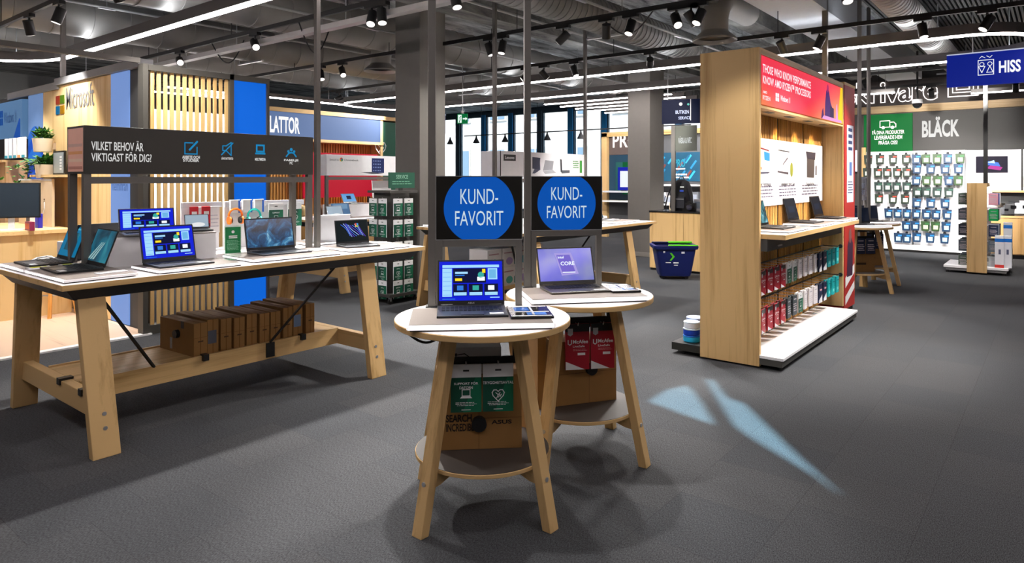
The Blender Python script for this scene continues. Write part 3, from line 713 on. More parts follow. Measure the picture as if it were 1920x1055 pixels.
big_table(4.35, 0, 'long wooden display table under the white laptop-picture header behind the round signs', 1.45, 4.25, 4.33, 6.15)
CY = M('#1f9ad6', .5, 0, .6); TXT = M('#f0f0ee', .5, 0, .7)
def art_main(t, f, W, a, b):
    y = -.0012; mb = MB()
    p = lambda px, py: f.p(px, py)
    q = lambda px, py: (f.p(px, py)[0], f.p(px, py)[1]-.995)
    x0, za = q(171, 281); x1 = q(269, 262)[0]; zb = q(171, 261)[1]; put_text(mb, 'VILKET BEHOV ÄR', x0, za, x1, zb, y, TXT, .012)
    x0, za = q(171, 302); x1 = q(284, 284)[0]; zb = q(171, 283)[1]; put_text(mb, 'VIKTIGAST FÖR DIG?', x0, za, x1, zb, y, TXT, .012)
    mb.build('lettering', t); mb = MB()
    c = q(358, 277); s = .045
    mb.stroke([(c[0]-s, c[1]-s), (c[0]+s, c[1]-s), (c[0]+s, c[1]+.1*s), ], .008, y, CY); mb.stroke([(c[0]-s, c[1]-s), (c[0]-s, c[1]+s*.8), (c[0]+.3*s, c[1]+s*.8)], .008, y, CY); mb.stroke([(c[0]-.2*s, c[1]-.3*s), (c[0]+s, c[1]+s)], .014, y-.0004, CY); mb.build('icon', t); mb = MB()
    c = q(426, 279); mb.stroke([(c[0]-s*.8, c[1]-.3*s), (c[0]-s*.8, c[1]+.5*s), (c[0]-.2*s, c[1]+.5*s), (c[0]+.7*s, c[1]+1.1*s), (c[0]+.7*s, c[1]-1.1*s), (c[0]-.2*s, c[1]-.3*s)], .008, y, CY, True); mb.stroke([(c[0]-s, c[1]-s), (c[0]+s, c[1]+s)], .009, y-.0004, CY); mb.build('icon', t); mb = MB()
    c = q(488, 282); mb.stroke([(c[0]-s*.7, c[1]-.2*s), (c[0]+s*.7, c[1]-.2*s), (c[0]+s*.7, c[1]+.9*s), (c[0]-s*.7, c[1]+.9*s)], .014, y, CY, True); mb.rect(c[0]-s, c[1]-.7*s, c[0]+s, c[1]-.4*s, y, CY); mb.build('icon', t); mb = MB()
    c = q(546, 285)
    mb.disc(c[0], c[1]+.45*s, .3*s, y, CY, 16); mb.disc(c[0]-.6*s, c[1]+.1*s, .25*s, y, CY, 16); mb.disc(c[0]+.6*s, c[1]+.1*s, .25*s, y, CY, 16)
    mb.stroke([(c[0]-s, c[1]-.8*s), (c[0]-.5*s, c[1]-.2*s), (c[0], c[1]-.1*s), (c[0]+.5*s, c[1]-.2*s), (c[0]+s, c[1]-.8*s)], .012, y, CY)
    mb.build('icon', t)
    for (l, px, py, w, h) in (('ARBETE OCH', 358, 295, 33, 4), ('STUDIER', 358, 301, 30, 4), ('LÅNG BATTERITID', 426, 297, 22, 4), ('MULTIMEDIA', 488, 299, 20, 4), ('FAMILJE', 546, 301, 27, 4), ('PC', 546, 306, 6, 4)):
        x0, za = q(px-w/2, py+h/2); x1, zb = q(px+w/2, py-h/2); mb = MB(); put_text(mb, l, x0, za, x1, za+.022, y, TXT, .03); mb.build('caption', t)
    mb = MB().box(-.0015, .02, a+.015, 0, .28, b-.015, M('#f2bca8', .5)); n = mb.build('end_poster', t)
    r = random.Random(3); mb = MB()
    for i in range(4): mb.box(-.0025, .03, a+.03+.05*i, -.0015, .27, a+.05+.05*i, M(['#c98a7a', '#f0d0b8', '#e9a46a', '#d8b0a4'][i]))
    mb.build('sky_bands', n)
header(0, 4.97, 1.622, 1.94, 1.735, 3.49, 'dark header asking which need matters most, on the front left table', art_main)
def art_chrome(t, f, W, a, b):
    q = lambda px, py: (f.p(px, py)[0], f.p(px, py)[1]-.995); y = -.0012; mb = MB()
    c = q(640, 299)
    for i, col in enumerate(('#e33b2e', '#f4c20d', '#2f9e44')):
        mb.pf([(c[0], c[1])]+[(c[0]+.03*math.cos(2*PI*(i+k/5)/3+.5), c[1]+.03*math.sin(2*PI*(i+k/5)/3+.5)) for k in range(6)], y, M(col))
    mb.disc(c[0], c[1], .012, y-.0006, M('#2b72d8'), 16); mb.build('round_logo', t); mb = MB()
    x0, z0 = q(618, 301); put_text(mb, 'Switch to', x0, z0, q(635, 0)[0], z0+.03, y, M('#77797c'), .01); put_text(mb, 'Chromebook', q(645, 0)[0], z0, q(672, 0)[0], z0+.03, y, M('#77797c'), .01); mb.build('lettering', t)
    mb = MB(); x0, z0 = q(697, 324); x1, z1 = q(720, 297)
    mb.rect(x0, z0, x1, z1, y, M('#1b2a5c', .3)); 
    for i in range(4):
        for j in range(5): mb.rect(x0+.03+.033*j, z0+.03+.05*i, x0+.045+.033*j, z0+.045+.05*i, y-.0006, M('#9fb2e0'))
    mb.pf([q(676, 323), q(697, 326), q(720, 326), q(697, 322)], y-.0004, M('#4a4d55')); mb.build('tablet_picture', t)
header(4.32, 8.39, 1.625, 1.935, 1.80, 3.56, 'white header with a tablet picture, left of the dark column', art_chrome, M('#e9eaec', .5))
def art_lenovo(t, f, W, a, b):
    q = lambda px, py: (f.p(px, py)[0], f.p(px, py)[1]-.995); y = -.0012
    mb = MB().box(0, -.004, a, .012, 0, b, DARK); mb.build('edge_strip', t)
    x0, z0 = q(944, 301); x1, z1 = q(967, 290); mb = MB().rect(x0, z0, x1, z1, y, M('#2a2a2c')); put_text(mb, 'Lenovo', x0+.03, z0+.022, x1-.03, z1-.018, y-.0006, CW, .02); mb.build('logo_plate', t)
    mb = MB()
    mb.pf([q(998, 325), q(1012, 296), q(1013, 318), q(1003, 325)], y, M('#4b4f63')); mb.pf([q(998, 294), q(1013, 296), q(1011, 318), q(998, 316)], y-.0004, M('#30354a'))
    mb.pf([q(1018, 320), q(1022, 300), q(1038, 302), q(1036, 318)], y, M('#8f9096')); mb.pf([q(1018, 321), q(1036, 318), q(1043, 324), q(1022, 326)], y, M('#a6a7ad'))
    mb.pf([q(1050, 298), q(1053, 299), q(1054, 322), q(1051, 322)], y, M('#33363d')); mb.pf([q(1051, 319), q(1068, 319), q(1068, 324), q(1053, 325)], y, M('#555a62'))
    mb.build('laptop_pictures', t)
    mb = MB(); x0, z0 = q(1087, 324); x1, z1 = q(1091, 301); mb.rect(x0, z0, x1, z1, y, M('#3f9e3a')); fake_lines(mb, q(1074, 0)[0], z0+.06, q(1085, 0)[0], z1, y, M('#3f9e3a'), 4, .4); mb.build('green_panel', t)
header(4.35, 5.2, 1.60, 1.915, 1.915, 3.76, 'white header with laptop pictures behind the blue round signs', art_lenovo, M('#e4e4e8', .5))
for lb, x, y in (('slim grey pole at the left edge of the laptop-picture header', 6.19, 5.22), ('slim grey pole at the right edge of the laptop-picture header', 8.17, 5.22), ('grey pole at the right end of the dark question header', 3.545, 4.99), ('slim grey pole at the left of the tablet-picture header', 6.02, 8.5)):
    p = thing('ceiling_pole', lb, 'pole', (x, y, .995), 0, 'grey poles up to the ceiling')
    MB().box(-.02, -.02, .004, .02, .02, CZ-.995, POLE).build('shaft', p); MB().box(-.03, -.03, 0, .03, .03, .006, DARK).build('base_plate', p)
# ---------------------------------------------------------------- things on the front left table
Z = .995
UIL = [('laptop with blue shop page lying on the front edge of the long left table', 2.165, 4.70, Z+.024, 0, .36, .25, 14, 'store', M('#33353a', .4)),
       ('laptop with a blue nebula screen near the right post of the left table', 2.99, 4.80, Z+.024, math.radians(-5), .40, .26, 12, 'nebula', M('#5a5c62', .35, .4)),
       ('small laptop with blue ribbons on black, right end of the left table', 3.70, 4.70, Z+.024, math.radians(-14), .30, .21, 12, 'swirl', M('#55575c', .35, .4)),
       ('black laptop with a light streak screen at the left table corner', 1.745, 4.84, Z+.024, RX-.05, .37, .25, 20, 'teal', M('#18191b', .45)),
       ('black laptop with a blue page at the far left end of the left table', 1.74, 5.33, Z+.024, RX-.04, .36, .25, 20, 'tealui', M('#202022', .45))]
for a in UIL: laptop(*a)
for lb, x, y, rz, w, d in (('white plinth below the laptop on the table front edge', 2.22, 4.56, 0, .56, .40), ('white plinth below the nebula laptop', 2.99, 4.63, math.radians(-3), .74, .46), ('white plinth below the ribbon laptop at the right end', 3.78, 4.62, math.radians(-3), .62, .44), ('white plinth below the corner laptop with the streak screen', 1.63, 4.72, RX, .66, .40), ('white plinth below the laptop at the far left table end', 1.63, 5.33, RX, .50, .40)):
    plinth(lb, x, y, Z, rz, w, d, .022)
def flat_card(label, x, y, z, rz, w, d, cols):
    t = thing('price_card', label, 'price card', (x, y, z), rz)
    MB().box(-w/2, -d/2, 0, w/2, d/2, .006, cols[0]).build('card', t)
    MB().box(-w*.42, -d*.35, .006, w*.42, d*.1, .0066, cols[1]).box(-w*.42, d*.2, .006, w*.1, d*.35, .0066, cols[2]).build('print', t)
YEL = M('#c9d400', .5); GG = M('#9a9d9f', .4)
flat_card('grey price card in front of the corner laptop', 1.72, 4.50, Z+.024, .1, .17, .07, (M('#e6e6e8'), GG, DARK))
flat_card('yellow price card in front of the far left laptop', 1.52, 5.10, Z+.024, RX, .07, .13, (M('#e6e6e8'), YEL, YEL))
flat_card('yellow price card between the two left end laptops', 1.70, 5.10, Z+.024, RX, .08, .12, (M('#e6e6e8'), YEL, GG))
flat_card('pale price card right of the nebula laptop', 3.28, 4.62, Z+.024, -.1, .12, .16, (M('#d8d8da'), GG, DARK))
flat_card('pale price card right of the ribbon laptop', 3.98, 4.66, Z+.024, -.2, .14, .14, (M('#eaeaec'), GG, M('#3a66c0')))
# riser and what stands on it
t = thing('riser_box', 'white riser box in the middle of the left table', 'riser', (2.24, 5.02, Z), math.radians(-14))
MB().box(-.34, -.16, 0, .34, .18, .20, M('#efeef0', .45)).build('box', t, bevel=.004); MB().box(-.30, -.16, .20, .34, .16, .206, GREYTOP).build('top_panel', t)
laptop('silver keyboard laptop with blue shop page on the white riser box', 2.16, 5.03, Z+.207, math.radians(-10), .36, .17, 12, 'store', M('#8a8c90', .35, .4))
laptop('tablet with a pale sky picture on the right of the riser', 2.51, 5.02, Z+.207, math.radians(-12), .17, .11, 14, 'light', M('#3a3c40', .4), False)
# laptops on the far side of that table, seen from behind
laptop('dark laptop seen from behind left of the header post', 1.98, 5.36, Z+.024, PI+.1, .36, .25, 12, 'navy', M('#24262c', .45))
laptop('silver laptop seen from behind at the right end of the left table', 3.78, 5.12, Z+.024, PI-.25, .34, .24, 10, 'light', M('#d3d6db', .35, .3))
plinth('white plinth on the far side of the left table, below the dark laptop', 1.98, 5.46, Z, 0, .46, .26, .022)
plinth('white plinth on the far side of the left table, below the silver laptop', 3.82, 5.30, Z, 0, .5, .4, .022)
# accessory stands on the rear of the table
def acc_stand(label, x, y, w, h, z0=Z):
    t = thing('accessory_stand', label, 'stand', (x, y, z0), 0)
    MB().box(-w/2, 0, 0, w/2, .02, h, M('#f0f0f2', .45)).build('back_panel', t, bevel=.002); MB().box(-w/2, -.1, 0, w/2, .12, .012, M('#f0f0f2', .45)).build('foot', t); MB().box(-w/2-.01, -.03, h-.045, w/2+.01, .0, h, M('#e4e4e8', .45)).build('top_rail', t)
    return t
acc_stand('white accessory stand with red packs left of the blue panel', 2.78, 5.50, .31, .40)
acc_stand('wide white accessory stand with headphones and green cards', 3.32, 5.44, .74, .40)
for i in range(2): hang_card('small red pack on the left white stand, %s' % ('left one' if i == 0 else 'right one'), 'small red packs on the stand', 2.70+.10*i, 5.455, Z+.345, 0, .07, .15, (M('#b01c28', .45), lambda mb, w, h, y: (mb.rect(-w*.4, -h*.95, w*.4, -h*.78, y, M('#1a1a1a')), mb.rect(-w*.3, -h*.3, w*.3, -h*.12, y, CW))), .012, 'software pack', 'software_pack')
for i in range(2): hang_card('white accessory pack on the left white stand, %s' % ('between the red packs' if i == 0 else 'right of the red packs'), 'white packs on the stand', [2.75, 2.87][i], [5.466, 5.455][i], Z+.345, 0, [.025, .09][i], .2, (M('#f2f2f4', .45), lambda mb, w, h, y: fake_lines(mb, -w*.4, -h*.8, w*.4, -h*.2, y, M('#c4c4d0'), 4, .3)), .01, 'accessory pack', 'accessory_pack')
for i, (hd, ic, nm) in enumerate(((['SUPPORT'], 'l', 'laptop symbol'), (['AVTAL'], 'h', 'handshake heart'))):
    hang_card('green card with a white %s on the wide white stand' % nm, 'green cards on the white stand', 3.40+.19*i, 5.395, Z+.355, 0, .14, .19, (CW, green_art(hd, ic)))
def headphones(label, x, y, z, col, group='headphones on the white stand'):
    t = thing('headphones', label, 'headphones', (x, y, z), 0, group)
    m = M(col, .4)
    MB().tube([(.06*math.cos(a), 0, .06*math.sin(a)) for a in [PI*i/12 for i in range(13)]], .009, m, 8).build('headband', t, smooth=True)
    for s in (-1, 1): MB().cyl((s*.062, 0, -.035), (s*.048, 0, -.035), .034, m, 18).cyl((s*.048, 0, -.035), (s*.036, 0, -.035), .028, BLACK, 18).build('ear_cup', t, smooth=True)
headphones('orange headphones hanging on the wide white stand', 3.02, 5.39, Z+.28, '#f07a1e'); headphones('turquoise headphones hanging on the wide white stand', 3.19, 5.39, Z+.27, '#17b3a8')
for i in range(3): hang_card('white boxed accessory with a blue edge, %s on the wide stand' % ['far left', 'second from left', 'middle'][i], 'white boxes on the wide stand', 3.02+.11*i, 5.405, Z+.395, 0, .085, .09, (M('#f4f6fa', .45), lambda mb, w, h, y: mb.rect(w*.3, -h, w*.5, .015, y, M('#2b6fd8'))), .03, 'accessory box', 'accessory_box')
# green acrylic info sign
t = thing('info_stand', 'green info sheet in a clear acrylic stand beside the riser', 'info stand', (2.625, 4.72, Z), math.radians(-12))
MB().box(-.06, -.05, 0, .06, .05, .005, glass('acrylic', (.85, .95, .9, 1), .1)).build('foot', t); MB().box(-.06, .0, .005, .06, .004, .25, glass('acrylic', (.85, .95, .9, 1), .1)).build('holder', t)
mb = MB().box(-.055, -.002, .05, .055, 0, .24, M('#0e7a45', .5)); mb.disc(0, .205, .011, -.003, CW, 20); mb.rect(-.03, .17, .03, .178, -.003, CW); mb.rect(-.03, .158, .03, .166, -.003, CW); fake_lines(mb, -.045, .07, .045, .145, -.003, M('#9fd8b8'), 8, .3); mb.build('sheet', t)
MB().box(-.055, -.045, .005, .055, -.003, .0065, M('#0e7a45', .5)).build('green_base_print', t)
# row of cartons on the lower shelf
xs = 2.40
for i in range(10):
    x = xs+.102*i; r = RND.uniform(-.03, .03) if i else .05
    w_ = .085 if i else .10; h = .235+RND.uniform(-.012, .014)
    t = thing('cardboard_box', ['frontmost laptop carton with a black knob, on the lower shelf of the left table', 'second laptop carton from the left on the lower shelf, with a dark label', 'third laptop carton from the left on the lower shelf', 'fourth laptop carton from the left on the lower shelf', 'fifth laptop carton from the left on the lower shelf', 'sixth laptop carton from the left on the lower shelf, just behind the brace', 'seventh laptop carton from the left on the lower shelf', 'eighth laptop carton from the left, where the black brace crosses', 'second laptop carton from the right end, with a blue label', 'rightmost laptop carton on the lower shelf of the left table'][i], 'box', (x, 5.01, .326), r, 'laptop cartons on the lower shelf')
    MB().box(-w_/2, -.235, 0, w_/2, .235, h, CARTON).build('carton', t, bevel=.003)
    mb = MB().box(-.003, -.2356, .0, .003, .2356, h+.0006, M('#7d5526', .8)).rect(-w_/2, h*.55, w_/2, h*.565, -.2357, M('#7d5526')); 
    mb.rect(-w_*.2, h*.42, w_*.2, h*.46, -.2358, M('#4a3013')); mb.build('printing', t)
    if i == 0:
        MB().cyl((-w_/2, -.02, .14), (-w_/2-.028, -.02, .14), .03, BLACK, 18).build('carry_knob', t, smooth=True); MB().box(-w_/2-.001, -.10, h-.05, -w_/2, -.06, h, BLACK).box(-w_/2-.001, .06, .02, -w_/2, .09, .1, GG).build('tape_label', t)
    if i in (1, 8): MB().box(-w_*.45, -.2365, h*.3, w_*.3, -.2355, h*.68, M('#6f86a8' if i == 8 else '#555a66')).build('paper_label', t)

p = fl(141, 487, Z)
t = thing('riser_box', 'small white riser box behind the corner laptop, by the left header post', 'riser', (p[0], p[1]+.08, Z), .05); MB().box(-.07, -.06, 0, .07, .06, .13, M('#efeef0', .45)).build('box', t, bevel=.002); MB().box(-.068, -.058, .13, .068, .058, .133, WHITE).build('top_panel', t)
t = thing('cable', 'white cable lying beside the far left laptop', 'cable', (1.60, 5.56, Z+.02)); MB().tube([(.0, 0, 0), (.05, .02, .02), (.1, -.02, .03), (.14, .02, .02), (.18, .0, .0), (.1, .03, .012), (.04, -.03, .01)], .006, CW, 8).build('cord', t, smooth=True)
# ================================================================ wooden gondola on the right
GX, GY = 5.75, 1.955
g = thing('gondola', 'tall wooden gondola with a glowing red banner, desk and hanging packs', 'gondola', (GX, GY, 0))
OWZ = wood('z', '#cf9a52', '#96682c')
MB().box(0, 0, .015, .042, .52, 2.69, WOODZ).build('end_panel', g, bevel=.002)
MB().box(2.83, 0, .10, 2.87, .52, 2.69, WOODZ).build('end_panel', g, bevel=.002)
hd = MB().box(.042, 0, 2.635, 2.83, .52, 2.69, WOODX).box(.042, .0, 2.185, 2.83, .30, 2.205, WOODX).box(.042, .012, 2.205, 2.83, .05, 2.635, WOODX).build('header_box', g)
for i in range(4): MB().box(.42+.62*i, .06, 2.182, .6+.62*i, .12, 2.186, BLACK).build('lamp_slot', hd)
f = Face(g, 'Y', GY, GX)
def banner_mat(nt, t):
    s = nt.nodes.new('ShaderNodeSeparateXYZ'); nt.links.new(t.outputs['Object'], s.inputs[0])
    m1 = nt.nodes.new('ShaderNodeMath'); m1.operation = 'MULTIPLY_ADD'; m1.inputs[1].default_value = -1.5; m1.inputs[2].default_value = 3.6   # z
    nt.links.new(s.outputs[2], m1.inputs[0])
    m2 = nt.nodes.new('ShaderNodeMath'); m2.operation = 'ABSOLUTE'; m3 = nt.nodes.new('ShaderNodeMath'); m3.operation = 'SUBTRACT'; m3.inputs[1].default_value = 1.0
    nt.links.new(s.outputs[0], m3.inputs[0]); nt.links.new(m3.outputs[0], m2.inputs[0])
    m4 = nt.nodes.new('ShaderNodeMath'); m4.operation = 'MULTIPLY_ADD'; m4.inputs[1].default_value = .42; nt.links.new(m2.outputs[0], m4.inputs[0]); nt.links.new(m1.outputs[0], m4.inputs[2])
    return ramp_of(nt, m4.outputs[0], [(0.0, '#f20f3c'), (.25, '#fa2048'), (.5, '#ff4f3a'), (.8, '#ff9a3c')])
bm_ = shader_screen('banner_print', banner_mat); bp_ = bm_.node_tree.nodes['Principled BSDF']; bp_.inputs['Emission Strength'].default_value = .52; bp_.inputs['Roughness'].default_value = .6
b = MB().rect(.055, 2.215, 2.82, 2.628, .0, shader_screen('banner_print', banner_mat)).build('banner', g)
mb = MB(); BW = M('#fff2f6', .4, 0, .95)
def L4(mb, body, px0, px1, pt, pb, bold=.02):   # text between two photo columns, heights at its left end
    x0, z1 = f.p(px0, pt); _, z0 = f.p(px0, pb); x1 = f.p(px1, pt)[0]; put_text(mb, body, x0, z0, x1, z1, -.0015, BW, bold)
L4(mb, 'THOSE WHO KNOW PERFORMANCE', 1430, 1520, 119, 135); L4(mb, 'KNOW AMD RYZEN™ PROCESSORS', 1430, 1520, 140, 156)
L4(mb, 'AMD', 1430, 1438, 169, 174); L4(mb, 'RYZEN', 1430, 1444, 178, 186)
x0, z0 = f.p(1454, 189); x1, z1 = f.p(1460, 174)
mb.rect(x0, z0+.0, x0+.045, z0+.034, -.0015, BW).rect(x0+.05, z0, x0+.095, z0+.034, -.0015, BW).rect(x0, z0+.038, x0+.045, z0+.072, -.0015, BW).rect(x0+.05, z0+.038, x0+.095, z0+.072, -.0015, BW)
L4(mb, 'Windows 11', 1463, 1481, 178, 189); mb.build('lettering', b)
mb = MB(); PU = M('#5a1a8a', .4, 0, .5); YE = M('#ffd21a', .4, 0, .95); PK = M('#e59ad8', .4, 0, .9); MG = M('#c2187a', .4, 0, .7)
mb.pf([(2.6, 2.215), (2.82, 2.215), (2.82, 2.628), (2.72, 2.628)], -.0008, YE)
mb.pf([(2.04, 2.22), (2.06, 2.4), (2.1, 2.52), (2.16, 2.58), (2.22, 2.53), (2.28, 2.42), (2.36, 2.36), (2.4, 2.22)], -.0015, PU); mb.disc(2.165, 2.56, .035, -.002, MG, 16, .045)
mb.pf([(2.26, 2.24), (2.26, 2.38), (2.42, 2.36), (2.42, 2.23)], -.0022, M('#3c1266', .4, 0, .4)); mb.pf([(1.93, 2.22), (2.0, 2.26), (2.75, 2.25), (2.78, 2.22)], -.0028, PK); mb.pf([(2.5, 2.25), (2.52, 2.40), (2.56, 2.43), (2.6, 2.25)], -.0022, PK)
mb.pf([(1.9, 2.22), (1.93, 2.3), (1.98, 2.34), (2.02, 2.22)], -.0024, PU); mb.build('figure_artwork', b)
# slatted back
yb = .225
mb = MB().box(.042, yb+.03, .10, 2.83, yb+.05, 2.19, M('#2a1d10', .8)).build('back_panel', g)
mb = MB(); n = 58
for i in range(n):
    x = .05+2.77*i/n
    if i in (6, 24, 42): mb.box(x, yb+.012, .12, x+.045, yb+.03, 2.185, BLACK)
    else: mb.box(x, yb, .12, x+.03, yb+.03, 2.185, OWZ)
mb.build('slat_panel', g)
ps = MB().box(.5, yb-.012, 1.325, 2.81, yb-.002, 1.965, M('#efeff3', .5)).build('poster', g)
y = yb-.0135; mb = MB()
fz = Face(g, 'Y', GY+yb-.012, GX)
def quad(mb, pts, m, y=y): mb.pf([fz.p(*p) for p in pts], y, m)
quad(mb, [(1420, 274), (1441, 280), (1443, 324), (1420, 323)], M('#d9e6f2')); quad(mb, [(1420, 274), (1441, 281), (1442, 284), (1420, 277)], M('#8a2a24'), y-.0005); quad(mb, [(1432, 284), (1443, 287), (1443, 302), (1433, 300)], M('#2f86d8'), y-.0005); quad(mb, [(1420, 312), (1428, 313), (1428, 318), (1420, 317)], M('#e8642a'), y-.0005); quad(mb, [(1420, 322), (1444, 322), (1440, 325), (1425, 326)], M('#4a4858'), y-.0005); mb.build('picture', ps); mb = MB()
quad(mb, [(1459, 281), (1479, 284), (1478, 325), (1458, 322)], M('#c9c4cc')); quad(mb, [(1459, 280), (1480, 284), (1480, 286), (1459, 282)], M('#3a3434'), y-.0005); quad(mb, [(1458, 320), (1478, 323), (1478, 327), (1458, 323)], M('#4a4044'), y-.0005); quad(mb, [(1467, 308), (1476, 295), (1477, 297), (1468, 309)], M('#4a4044'), y-.0005)
c = fz.p(1484, 318); mb.disc(c[0], c[1], .05, y, M('#8a8d2a'), 20, .075); mb.build('picture', ps); mb = MB()
quad(mb, [(1511, 284), (1529, 286), (1528, 300), (1513, 297)], M('#3b3440')); quad(mb, [(1513, 297), (1527, 299), (1526, 333), (1513, 332)], M('#5a504c')); quad(mb, [(1529, 312), (1531, 309), (1531, 328), (1529, 328)], M('#4a3030'))
mb.build('picture', ps); mb = MB(); TD = M('#2c2430')
def PT(body, px0, px1, py, h):
    x0, z = fz.p(px0, py); x1 = fz.p(px1, py)[0]; put_text(mb, body, x0, z-h/2, x1, z+h/2, y, TD, .015)
for hd_, h0, h1, a, b2, s in (('Power, Performance', 1422, 1445, 1423, 1450, 1), ('Intelligent, Next Gen', 1465, 1490, 1458, 1495, 2), ('Designed for You', 1512, 1526, 1503, 1535, 3)):
    mb = MB(); PT(hd_, h0, h1, 346, .045); x0 = fz.p(a, 360)[0]; x1 = fz.p(b2, 360)[0]; fake_lines(mb, x0, 1.40, x1, 1.525, y, M('#5a5068'), 4, .35, s); mb.build('poster_text', ps)
MB().box(.046, -.199, 1.08, 2.70, yb-.003, 1.12, WOODX).build('desk_top', g, bevel=.002)
MB().box(.05, -.195, 1.12, 2.69, yb-.004, 1.1215, LAMI).build('desk_laminate', g)
MB().box(.05, -.05, .975, 2.55, yb-.01, 1.078, M('#4a4a4b', .5)).box(.3, -.06, 1.0, .42, -.05, 1.012, SILVER).build('cable_box', g)
MB().box(.0, -.195, .088, 2.65, -.001, .112, M('#f2f2f4', .35)).box(.043, -.001, .088, 2.65, .24, .112, M('#f2f2f4', .35)).build('base_shelf', g, bevel=.002)
MB().box(.002, -.185, .035, 2.64, -.002, .086, M('#4d4c48', .5, .3)).box(.044, -.002, .035, 2.64, .24, .086, M('#4d4c48', .5, .3)).build('base_plinth', g)
MB().box(.02, .26, .035, 2.64, .80, .086, M('#33332f', .5, .3)).box(.02, .26, .086, 2.64, .80, .10, M('#2b2b2a', .45)).build('rear_base_shelf', g)
for xx in (.06, 2.55):
    for yy in (-.15, .7): MB().cyl((xx, yy, 0), (xx, yy, .035), .018, BLACK, 10).build('foot', g)
for zz in (.80, .47):
    MB().cyl((.05, yb-.015, zz), (2.825, yb-.015, zz), .008, DARK, 8).build('rail', g); MB().cyl((2.80, .02, zz), (2.83, .02, zz), .022, BLACK, 14).build('rail_knob', g, smooth=True); MB().cyl((2.80, .02, zz), (2.80, yb-.015, zz), .006, DARK, 8).build('rail_return', g)
def pk_red(mb, w, h, y): mcafee_art(mb, w, h, y)
def pk_white(mb, w, h, y): mb.rect(-w*.3, -h*.12, w*.3, -h*.06, y, M('#b9b4bc')); fake_lines(mb, -w*.4, -h*.8, w*.4, -h*.3, y, M('#d3ccd2'), 4, .4)
def pk_navy(mb, w, h, y): mb.pf([(-w/2, -h), (w/2, -h), (w/2, -h*.55), (-w/2, -h*.85)], y, CW); mb.rect(-w*.2, -h*.3, w*.4, -h*.2, y, M('#d8a0a0'))
def pk_teal(mb, w, h, y): mb.rect(-w*.4, -h*.16, w*.4, -h*.1, y, M('#0a5a60')); mb.rect(-w*.3, -h*.8, w*.3, -h*.6, y, M('#7fe0d8'))
PK_ = {'R': ('red', .118, .185, M('#b02534', .45), pk_red), 'G': ('green', .125, .17, CW, green_art(['SUPPORT'], 'l')), 'W': ('white', .105, .165, M('#ece6e8', .5), pk_white), 'N': ('navy-white', .11, .18, M('#1c2440', .45), pk_navy), 'T': ('turquoise', .10, .165, M('#12a3a8', .45), pk_teal), 'K': ('charcoal', .11, .17, M('#3b4448', .45), pk_white)}
ORD = ['first', 'second', 'third', 'fourth', 'fifth', 'sixth', 'seventh', 'eighth', 'ninth', 'tenth', 'eleventh', 'twelfth', 'thirteenth', 'fourteenth', 'fifteenth', 'sixteenth', 'seventeenth', 'eighteenth', 'nineteenth', 'twentieth']
for row, (seq, zz, nm) in enumerate((('RRRRGGWWWWNNTTT', .80, 'upper'), ('RRRRKKGWWWNNTTT', .47, 'lower'))):
    for i, ch in enumerate(seq):
        col, w_, h_, m, art = PK_[ch]; x = .20+.181*i
        MB().tube([(x, yb-.015, zz-.012), (x, yb-.19, zz-.016), (x, yb-.205, zz+.006)], .0035, SILVER, 6).build('hook', g)
        first = hang_card('%s pack on the %s gondola rail, front of the %s hook from left' % (col, nm, ORD[i]), 'packs on the %s gondola rail' % nm, GX+x, GY+yb-.185, zz-.03, RND.uniform(-.08, .08), w_, h_, (m, art), .016, 'software pack', 'software_pack')
        dup(first, (GX+x, GY+yb-.155, zz-.03), RND.uniform(-.1, .1), '%s pack on the %s gondola rail, behind the front one, %s hook from left' % (col, nm, ORD[i]))
for lb, X, k, bd in (('laptop with a forest screen nearest the gondola end panel', 6.28, 'forest', DARK), ('dark screened laptop in the middle of the gondola desk', 7.24, 'navy', M('#26262b', .4)), ('dark screened laptop at the far end of the gondola desk', 8.18, 'navy', M('#26262b', .4))):
    laptop(lb, X, GY+yb-.075, 1.1435, 0, .36, .24, 14, k, bd)
    plinth('white plinth %s' % {6.28: 'nearest the end panel on the gondola desk', 7.24: 'in the middle of the gondola desk', 8.18: 'at the far end of the gondola desk'}[X], X+.03, GY+.005, 1.1215, 0, .62, .35, .02)
# stack of blue tubs on the rear base
for i, (c, r) in enumerate((('#1aa6d8', .075), ('#1440b8', .075), ('#e6ecf6', .07))):
    t = thing('tub', ['light blue tub at the bottom of the stack left of the gondola end panel', 'dark blue tub in the middle of the stack left of the gondola end panel', 'white lidded tub on top of the stack left of the gondola end panel'][i], 'tub', (5.90, 2.62, .10+.062*i), 0, 'stacked tubs behind the gondola')
    MB().lathe([(r-.008, 0), (r, .008), (r, .045), (r-.004, .05)], M(c, .35), 32).build('body', t, smooth=True); MB().lathe([(r-.004, .05), (r+.002, .052), (r+.002, .058), (r-.006, .062)], M('#cfe2f4' if i else '#2b6fd0', .3), 32).build('lid', t, smooth=True)
t = thing('tub', 'white tub half hidden behind the gondola end panel', 'tub', (6.06, 2.66, .10)); MB().lathe([(.07, 0), (.075, .01), (.075, .16), (.07, .17)], M('#dfe6f8', .35), 32).build('body', t, smooth=True); MB().lathe([(.077, .17), (.077, .19), (.07, .196)], M('#b8c8f0', .3), 32).build('lid', t, smooth=True)
